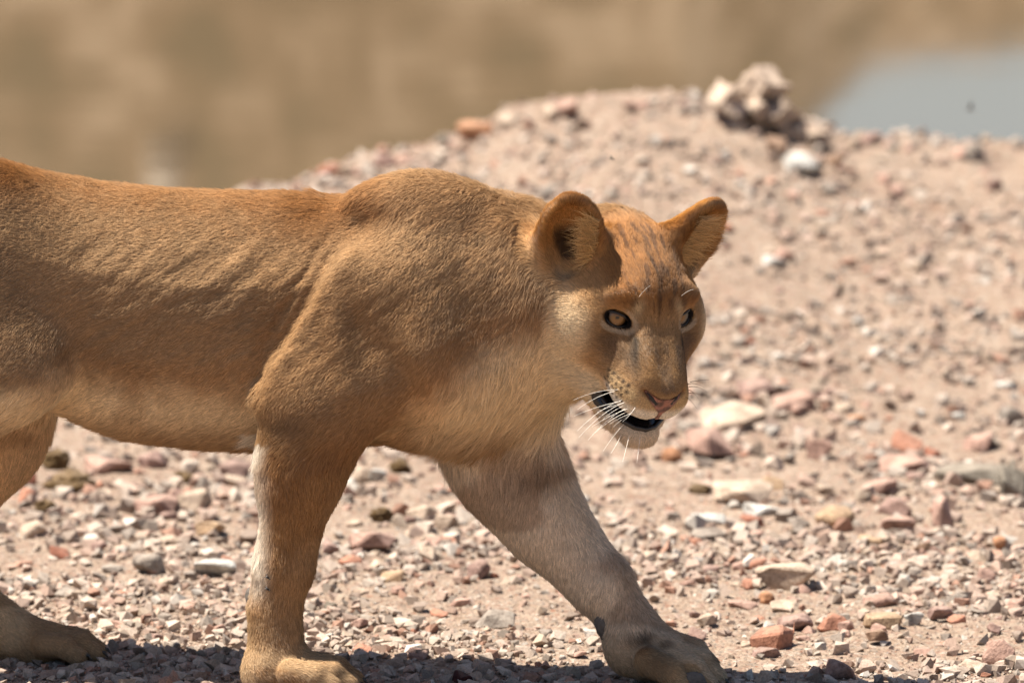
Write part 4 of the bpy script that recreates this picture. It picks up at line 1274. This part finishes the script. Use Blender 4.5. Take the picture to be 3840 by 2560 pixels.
# stones one can pick out in the photograph: px, py, width, height (photo pixels), colour, label
HAND = [
 (581, 1905, 160, 85, 'pink', 'pinkish wedge shaped stone below the middle of the belly', 'r'),
 (405, 1745, 200, 62, 'pink', 'long pink bar shaped stone under the belly beside the dung clods', 'r'),
 (571, 1720, 112, 66, 'mauve', 'mauve stone with a shaded front just under the belly line', 'r'),
 (561, 2110, 112, 88, 'grey', 'pale grey squarish slab lying between far hind leg and planted foreleg', 'r'),
 (811, 2128, 165, 74, 'white', 'whitish broken chunk left of the planted foreleg', 'r'),
 (784, 1985, 118, 58, 'tan', 'tan flat-topped stone close left of the planted forearm', 'r'),
 (730, 1882, 122, 88, 'cream', 'cream grey block with a dark right side below the belly', 'r'),
 (121, 1990, 100, 64, 'cream', 'beige stone with a shaded right side beside the far hind shin', 'r'),
 (111, 1795, 54, 62, 'red', 'small red stone peeping out beside the far hind leg', 'r'),
 (101, 1868, 74, 66, 'salmon', 'rounded reddish tan stone against the far hind leg', 'o'),
 (220, 2076, 76, 50, 'red', 'dark red stone lying right of the far hind shin', 'r'),
 (645, 2026, 86, 42, 'cream', 'small cream oval stone under the belly', 'o'),
 (880, 1757, 112, 78, 'mauve', 'brownish pink stone tucked behind the planted elbow', 'r'),
 (890, 1806, 98, 46, 'cream', 'cream flat stone right behind the planted forearm', 'r'),
 (68, 2250, 112, 36, 'cream', 'pale thin slab just above the far hind foot', 'r'),
 (419, 2270, 88, 36, 'pink', 'flat pink stone right above the far hind paw', 'r'),
 (419, 2519, 46, 32, 'pink', 'small pink pebble in the shadow right of the far hind paw', 'o'),
 (237, 2508, 58, 30, 'maroon', 'dark red pebble in the shadow under the far hind paw', 'r'),
 (1390, 2040, 172, 88, 'pink', 'large flat pink slab lying right of the planted foreleg', 'r'),
 (1245, 2064, 92, 62, 'mauve', 'dark fronted stone touching the planted foreleg', 'r'),
 (1315, 2108, 90, 48, 'salmon', 'salmon stone with an orange end below the flat pink slab', 'o'),
 (1355, 1785, 88, 60, 'cream', 'rounded creamy pink stone between the forelegs under the chest', 'o'),
 (1416, 1783, 64, 52, 'white', 'small whitish stone beside the creamy rounded one under the chest', 'r'),
 (1674, 1966, 88, 60, 'cream', 'pale cream stone left of the reaching foreleg', 'r'),
 (1581, 1920, 104, 52, 'cream', 'cream lumpy stone right of the dung clod between the forelegs', 'r'),
 (1796, 2137, 84, 82, 'mauve', 'greyish mauve block below the reaching forearm', 'r'),
 (1854, 2322, 152, 80, 'grey', 'large grey stone with a dark lower edge between the forepaws', 'r'),
 (1242, 2279, 58, 44, 'slate', 'small slate grey stone right of the planted wrist', 'r'),
 (1570, 2452, 68, 54, 'mauve', 'mauve pebble on the sand between the forepaws', 'r'),
 (1738, 2540, 74, 48, 'maroon', 'dark maroon stone at the very bottom between the forepaws', 'r'),
 (1663, 2034, 94, 42, 'salmon', 'long salmon stone left of the reaching forearm', 'r'),
 (1605, 2080, 64, 58, 'cream', 'cream wedge standing between the forelegs', 'r'),
 (1471, 2158, 84, 52, 'tan', 'sandy tan stone below the flat pink slab between the forelegs', 'r'),
 (2705, 1670, 250, 112, 'pink', 'large pink wedge with a bright left facet and dark front below the chin', 'r'),
 (2745, 1584, 255, 74, 'cream', 'long pale slab lying behind the dark fronted wedge right of the chin', 'r'),
 (2523, 1708, 82, 64, 'orange', 'round orange stone just below the lioness chin', 'o'),
 (2775, 1850, 215, 86, 'cream', 'big cream slab with a shaded underside right of the reaching foreleg', 'r'),
 (2863, 1915, 136, 46, 'white', 'flat white stone right below the big cream slab', 'r'),
 (2665, 1942, 154, 44, 'white', 'pale grey white slab left of the flat white stone', 'r'),
 (2825, 1950, 96, 42, 'red', 'reddish brown flat stone under the flat white stone', 'r'),
 (3131, 1942, 152, 82, 'tan', 'rounded tan stone with a dark right half on the right', 'o'),
 (3070, 1687, 104, 84, 'pink', 'pink block casting a small dark shadow right of the large wedge', 'r'),
 (2971, 1507, 182, 78, 'pink', 'long slanting pink stone upper right of the chin', 'r'),
 (2837, 1463, 144, 74, 'mauve', 'blurred reddish brown stone right of the nose', 'r'),
 (2883, 1813, 112, 62, 'tan', 'tan grey stone touching the big cream slab on its right', 'r'),
 (3391, 1742, 214, 78, 'pink', 'wide pink slab left of the long slate ledge', 'r'),
 (3406, 1662, 114, 84, 'salmon', 'orange red pyramid shaped stone behind the wide pink slab', 'r'),
 (3498, 1702, 66, 58, 'red', 'small red brown stone right of the orange pyramid', 'r'),
 (3660, 1772, 300, 92, 'slate', 'long jagged slate grey ledge near the right edge', 'r'),
 (3800, 1815, 120, 118, 'slate', 'upright dark grey slab with a pale left edge at the right margin', 'r'),
 (3666, 1660, 114, 72, 'pink', 'pointed pink stone above the slate ledge', 'r'),
 (3555, 1936, 116, 132, 'pink', 'tall leaning pink slab below the slate ledge', 'r'),
 (3307, 1825, 124, 58, 'pink', 'pale pink stone casting a shadow below the wide pink slab', 'r'),
 (3360, 1905, 130, 72, 'mauve', 'mauve stone with a dark right side left of the leaning pink slab', 'r'),
 (3215, 1580, 68, 28, 'orange', 'flat orange stone alone on the bare sand', 'o'),
 (3796, 1565, 104, 74, 'grey', 'blurred grey stone at the right margin above the slate ledge', 'r'),
 (3594, 1561, 58, 28, 'white', 'small whitish bar shaped stone up on the sand at right', 'r'),
 (3773, 1450, 78, 28, 'white', 'bluish white flat stone at the far right above the grey one', 'r'),
 (3368, 1972, 134, 66, 'pink', 'broad dusty pink stone left of the foot of the leaning slab', 'r'),
 (2947, 2165, 232, 112, 'cream', 'large cream stone with a dark right end in the lower right gravel', 'r'),
 (2897, 2390, 146, 98, 'salmon', 'pinkish orange faceted block right of the reaching paw', 'r'),
 (2978, 2331, 134, 68, 'mauve', 'mauve tan slab behind the faceted orange block', 'r'),
 (3122, 2331, 106, 72, 'salmon', 'pink red stone right of the mauve tan slab', 'r'),
 (2877, 2446, 114, 42, 'mauve', 'thin mauve slab leaning against the faceted orange block', 'r'),
 (2617, 2376, 64, 48, 'mauve', 'small grey mauve stone just above the reaching paw', 'r'),
 (2873, 2248, 64, 48, 'orange', 'rounded orange stone under the large cream stone', 'o'),
 (2788, 2260, 114, 42, 'pink', 'flat pink stone left of the rounded orange one', 'r'),
 (2940, 2276, 104, 42, 'cream', 'pale speckled stone right of the rounded orange one', 'r'),
 (2827, 2112, 94, 48, 'salmon', 'salmon block left of the large cream stone', 'r'),
 (2609, 2036, 60, 32, 'salmon', 'small salmon pebble right of the reaching forearm', 'o'),
 (2652, 2010, 134, 50, 'grey', 'grey dusty stone above the small salmon pebble', 'r'),
 (3742, 2450, 116, 102, 'pink', 'large dusty pink stone in the lower right corner', 'r'),
 (3290, 2392, 86, 56, 'brown', 'brown stone with a dark hollow front in the lower right', 'r'),
 (3150, 2515, 120, 74, 'mauve', 'pinkish grey stone with a deep shadow at the bottom edge', 'r'),
 (3466, 2058, 74, 58, 'brown', 'brown stone with a pale top below the leaning pink slab', 'r'),
 (3275, 2026, 114, 42, 'tan', 'tan flat stone with a dark underside right of the rounded tan stone', 'r'),
 (3528, 2302, 84, 64, 'mauve', 'dark mauve stone in the right hand gravel', 'r'),
 (3427, 2322, 70, 52, 'white', 'pale pinkish white stone left of the dark mauve one', 'r'),
 (3310, 2322, 146, 72, 'tan', 'broad sandy cream stone left of the pinkish white one', 'r'),
 (3298, 2252, 124, 56, 'pink', 'pink slab behind the broad sandy stone', 'r'),
 (3691, 2158, 84, 56, 'pink', 'pale pink stone high in the right hand gravel', 'r'),
 (3648, 2496, 100, 54, 'cream', 'cream broken stone left of the large dusty pink one', 'r'),
 (3750, 2050, 50, 52, 'orange', 'rounded pale orange pebble near the right margin', 'o'),
 (3010, 637, 152, 80, 'white', 'bright white flat stone on the bank below the boulder', 'o'),
 (1780, 488, 138, 74, 'orange', 'orange tan rock on the left shoulder of the bank crest', 'r'),
 (2912, 560, 86, 64, 'brown', 'brown stone just below the crest boulder', 'r'),
 (3130, 607, 74, 46, 'brown', 'brown stone right of the bright white one on the bank', 'r'),
 (1690, 532, 116, 46, 'slate', 'greenish grey slate below the orange rock on the crest', 'r'),
 (1240, 645, 100, 46, 'red', 'dark reddish stone on the bank just above the lioness back', 'r'),
 (1440, 612, 86, 52, 'mauve', 'mauve grey stone on the crest above the shoulder', 'r'),
 (3730, 703, 66, 52, 'mauve', 'mauve stone on the bank slope at the right', 'r'),
 (2905, 985, 96, 36, 'white', 'blurred whitish stone half way down the bank', 'r'),
 (2815, 1283, 58, 28, 'red', 'small red stone on the sand right of the cheek', 'r'),
]
for i, (px, py, w_, h_, col, lab, kind) in enumerate(HAND):
    me = ROUND[i % 4] if kind == 'o' else ROCKS[(i * 5 + 2) % len(ROCKS)]
    o = place_stone('stone', me, px, py, w_, h_, col, tilt=.35)
    tag(o, lab, 'stone', 'loose stones on the gravel')

# the crumbly boulder on the crest, with lumps fallen from it
def clod(name, seed, px, py, w_, h_, col, lab, cat, grp=None, rough=.6, freq=2.4, sub=4, sink=.2):
    o = place_stone(name, clod_mesh(name, seed, rough, freq, sub), px, py, w_, h_, col, sink=sink, depth=.9)
    return tag(o, lab, cat, grp)
def lump_pile(seed, lumps):
    me0 = [(clod_mesh('b', seed + i, .55, 1.7, 5, .42), c, r) for i, (c, r) in enumerate(lumps)]
    Vs, Fs, k0 = [], [], 0
    for me, c, r in me0:
        v = np.array([q.co for q in me.vertices]) * 2 * np.array(r) + np.array(c)
        Fs.append(np.array([list(p.vertices) for p in me.polygons]) + k0); Vs.append(v); k0 += len(v)
        bpy.data.meshes.remove(me)
    v = np.concatenate(Vs); lo, hi = v.min(0), v.max(0)
    me = mesh_from('boulder', (v - (lo + hi) / 2) / (hi - lo), np.concatenate(Fs)); me.materials.append(M_STONE)
    return me
o = place_stone('boulder', lump_pile(3, [((-.22, 0, .08), (.22, .24, .20)), ((.10, .02, .22), (.26, .26, .22)), ((.25, -.04, -.02), (.22, .22, .20)),
                (( -.16, -.08, -.18), (.14, .16, .12)), ((.38, -.02, -.24), (.16, .18, .15)), ((.05, .08, -.12), (.32, .28, .22)), ((.02, -.16, .02), (.12, .10, .12))]), 2842, 398, 375, 240, 'dirt', rz=0.1, sink=.2, depth=.8)
tag(o, 'large crumbly pinkish boulder sitting on the crest of the bank', 'boulder')
_y = np.linspace(30, 35, 200); _x = np.full(200, -2.06); _i = np.argmin(np.abs(terrain(_x, _y) - 2.12))
o = blob('boulder', (-2.06, _y[_i] - .05, 2.2), (.12, .12, .19), M_STONE, None, bump=.6)
o.color = (*lin(196, 184, 168), 1)
tag(o, 'white rock on the far shore, mirrored in the water above the lioness back', 'boulder')
clod('boulder', 8, 2720, 398, 92, 72, 'dirt', 'small pale lump of earth at the left foot of the crest boulder', 'boulder', rough=.5)
clod('boulder', 9, 3060, 522, 120, 66, 'dirt', 'crumbled earth lump at the right foot of the crest boulder', 'boulder', rough=.6)
DUNG = [(257, 1797, 200, 105, 'largest brown dung clod under the rear belly'), (203, 1728, 120, 84, 'brown dung clod behind the largest one beside the far hind thigh'),
        (169, 1905, 86, 54, 'small brown dung clod in front of the far hind shin'), (1428, 1928, 98, 64, 'brown dung clod between the forelegs behind the flat pink slab'),
        (1500, 1752, 86, 60, 'dusty brown dung clod under the chest'), (690, 1790, 90, 50, 'brown dung clod under the middle of the belly'),
        (2626, 1832, 92, 44, 'dark olive brown dung clod left of the big cream slab')]
for i, (px, py, w_, h_, lab) in enumerate(DUNG):
    clod('dung_clod', 20 + i, px, py, w_, h_, 'dung', lab, 'dung', 'dung clods in the gravel', rough=.85, freq=3.0)

STOP = set('lying with beside below under close left right just in at behind tucked against between standing on touching casting leaning near peeping alone up half high upper above'.split())
def short_ref(lab):
    out = []
    for w_ in lab.split():
        if w_ in STOP and len(out) > 1: break
        out.append(w_)
    return ' '.join(out[:5])
REFS = [(h_[0], h_[1], short_ref(h_[5])) for h_ in HAND]
used = {}
def small_label(word, px, py, where):
    """say where a small stone lies by the nearest stone one can find"""
    for rx, ry, ref in sorted(REFS, key=lambda q: (q[0] - px) ** 2 + ((q[1] - py) * 1.6) ** 2)[:3]:
        dx, dy = px - rx, (py - ry) * 1.6
        if math.hypot(dx, dy) > 420: break
        side = ('right of' if dx > 0 else 'left of') if abs(dx) > abs(dy) else ('below' if dy > 0 else 'above')
        for near in ('just ' if math.hypot(dx, dy) < 170 else '', 'a little further '):
            lab = 'small %s stone %s%s the %s' % (word, near, side, ref)
            if lab not in used:
                used[lab] = 1
                return lab
    return 'small %s angular stone %s' % (word, where)

# more loose stones, each told by its neighbours where it has any
ZONES = [((190, 930, 1760, 2480), 46, 'under the belly'), ((1260, 2180, 1770, 2540), 44, 'between the forelegs'), ((2560, 3830, 2000, 2550), 66, 'in the gravel at lower right'),
         ((2620, 3830, 1420, 1990), 34, 'on the ground right of the head'), ((2720, 3830, 620, 1400), 16, 'on the slope of the bank'), ((1150, 3800, 0, 0), 26, 'along the crest of the bank')]
KINDS = [('pink', 'pale pink', .34), ('cream', 'cream', .24), ('salmon', 'salmon red', .16), ('grey', 'grey', .12), ('mauve', 'mauve brown', .14)]
for (x0, x1, y0, y1), n, where in ZONES:
    for k in range(n):
        px = x0 + (x1 - x0) * srng.random(); py = y0 + (y1 - y0) * srng.random()
        if 1750 < px < 2250 and py > 1700 and px > 1640 + (py - 1710) * .95: px -= 450
        big = 1.0
        if y1 == 0:
            xw = _crest_x(px); py = to_px(np.array([xw, 6.05, np.interp(xw, _CXX, _CXH)]))[1] + 25 * srng.random() + 8; big = 1.35
            if 2650 < px < 3050: px = 1300 + srng.random() * 500; xw = _crest_x(px); py = to_px(np.array([xw, 6.05, np.interp(xw, _CXX, _CXH)]))[1] + 20
        u = srng.random(); acc = 0
        for col, word, pr in KINDS:
            acc += pr
            if u <= acc: break
        w_ = (36 + 48 * srng.random() ** 2) * big
        o = place_stone('stone', ROCKS[srng.integers(len(ROCKS))], px, py, w_, w_ * (.42 + .25 * srng.random()), col, rz=srng.random() * 6.28, tilt=.5, sink=.2)
        tag(o, small_label(word, px, py, where), 'stone', 'small %s stones %s' % (word, where))

# ---- the gravel nobody could count
def hull_arrays(seed, n):
    me = rock_mesh('g', seed, n, .5, 0)
    v = np.array([q.co for q in me.vertices]); f = np.array([list(p.vertices) for p in me.polygons])
    bpy.data.meshes.remove(me)
    return v, f
GT = [hull_arrays(500 + i, 9 + i % 3) for i in range(12)]
GC = np.array([lin(*c) for c in ((206, 176, 162), (220, 199, 184), (230, 214, 200), (196, 160, 144), (186, 126, 102), (174, 164, 156), (150, 130, 120), (236, 230, 222), (206, 184, 164))])
GP = np.array([.20, .20, .15, .11, .05, .10, .07, .05, .07])
def gravel():
    r = np.random.default_rng(3)
    Vs, Fs, Cs = [], [], []
    base = 0
    for (ya, yb, half, n, s0, s1) in ((-.30, 1.5, 1.02, 17000, .0055, .034), (1.5, 3.4, 1.15, 11000, .008, .044), (3.4, 6.4, 1.45, 8500, .010, .042), (-.30, .9, .98, 8000, .0035, .008), (-1.6, 4.5, 3.2, 9000, .010, .034)):
        x = (r.random(n) * 2 - 1) * half; y = ya + (yb - ya) * r.random(n)
        dens = fbm(np.stack([x * 2.3, y * 2.3, np.zeros(n)], 1) + 11, 2)
        keep = r.random(n) < smooth01(.36, .60, dens) * .85 + .15
        x, y = x[keep], y[keep]; n = len(x)
        z = terrain(x, y)
        s = s0 * (s1 / s0) ** (r.random(n) ** 2.1)
        col = (GC[r.choice(len(GC), n, p=GP)] * .6 + .4 * np.array(lin(206, 186, 168))) * .56 * (.75 + .45 * r.random((n, 1)))
        ti = r.integers(0, len(GT), n)
        th = r.random(n) * 6.283; tx = (r.random(n) - .5) * .9
        for t, (v, f) in enumerate(GT):
            q = np.nonzero(ti == t)[0]
            if not len(q): continue
            sc = np.stack([s[q], s[q] * (.6 + .4 * r.random(len(q))), s[q] * (.5 + .4 * r.random(len(q)))], 1)
            p = v[None] * sc[:, None]
            ca, sa = np.cos(tx[q])[:, None], np.sin(tx[q])[:, None]
            p = np.stack([p[..., 0], p[..., 1] * ca - p[..., 2] * sa, p[..., 1] * sa + p[..., 2] * ca], -1)
            ca, sa = np.cos(th[q])[:, None], np.sin(th[q])[:, None]
            p = np.stack([p[..., 0] * ca - p[..., 1] * sa, p[..., 0] * sa + p[..., 1] * ca, p[..., 2]], -1)
            p += np.stack([x[q], y[q], z[q] + sc[:, 2] * .30], 1)[:, None]
            Vs.append(p.reshape(-1, 3)); Cs.append(np.repeat(col[q], len(v), 0))
            Fs.append((f[None] + (base + np.arange(len(q)) * len(v))[:, None, None]).reshape(-1, 3))
            base += len(q) * len(v)
    me = mesh_from('gravel', np.concatenate(Vs), np.concatenate(Fs), smooth=False)
    vcol(me, 'pigment', np.clip(np.concatenate(Cs), 0, .9))
    return me
gravel_o = link('gravel', gravel())
tag(gravel_o, 'fine pink, cream and rust gravel strewn over the sand', 'gravel', kind='stuff')
m, nt, b = new_mat('gravel_grains')
at = nt.nodes.new('ShaderNodeAttribute'); at.attribute_name = 'pigment'
geo = nt.nodes.new('ShaderNodeNewGeometry')
no = N_(nt, 'ShaderNodeTexNoise', Scale=300.0, Detail=3.0); nt.links.new(geo.outputs['Position'], no.inputs['Vector'])
rr = ramp(nt, [(.3, (.7, .68, .66)), (.55, (1, 1, 1)), (.75, (1.15, 1.14, 1.12))]); nt.links.new(no.outputs[0], rr.inputs[0])
q = nt.nodes.new('ShaderNodeMix'); q.data_type = 'RGBA'; q.blend_type = 'MULTIPLY'; q.inputs[0].default_value = 1
nt.links.new(at.outputs['Color'], q.inputs[6]); nt.links.new(rr.outputs[0], q.inputs[7]); nt.links.new(q.outputs[2], b.inputs['Base Color'])
b.inputs['Roughness'].default_value = .92; b.inputs['Specular IOR Level'].default_value = .15
gravel_o.data.materials.append(m)

# ---- flies
M_FLY = simple_mat('fly_black', lin(26, 22, 20), .35)
M_WING = simple_mat('fly_wing', lin(120, 110, 100), .3, **{'Alpha': .55})
def fly(c, d, lab, s=1.0):
    root = bpy.data.objects.new('fly', None); COL.objects.link(root)
    tag(root, lab, 'fly', 'flies about the lioness')
    d = np.asarray(d, float); d /= np.linalg.norm(d)
    A = axes(d, (0.2, -.9, .3))
    c = np.asarray(c, float)
    blob('body', c, np.array((.0021, .0021, .0042)) * s, M_FLY, root, A, 10)
    blob('head', c + d * .0048 * s, np.array((.0017, .0017, .0014)) * s, M_FLY, root, A, 8)
    for sg in (-1, 1):
        wdir = -d * .8 + A[:, 0] * 0 + np.cross(d, A[:, 0]) * sg * .5
        B_ = axes(wdir, A[:, 0])
        blob('wing', c + wdir * .0038 * s + A[:, 0] * .0012 * s, np.array((.0003, .0014, .0042)) * s, M_WING, root, B_, 8)
for px, py, lab in ((1004, 2162, 'upper of two black flies sitting on the planted foreleg'), (1003, 2205, 'lower of two black flies sitting on the planted foreleg')):
    q = skin_at(px, py, -.4, .1)
    if q is not None: fly(q + np.array([0, -.006, 0]), (.75, 0, -.5), lab, .95)
fly(V(2295, 595, 1.2), (.8, 0, -.5), 'small dark fly in the air above the head', .9)
fly(V(3640, 400, 4.5), (.2, 0, 1), 'blurred dark fly in the air before the grey water', 1.9)
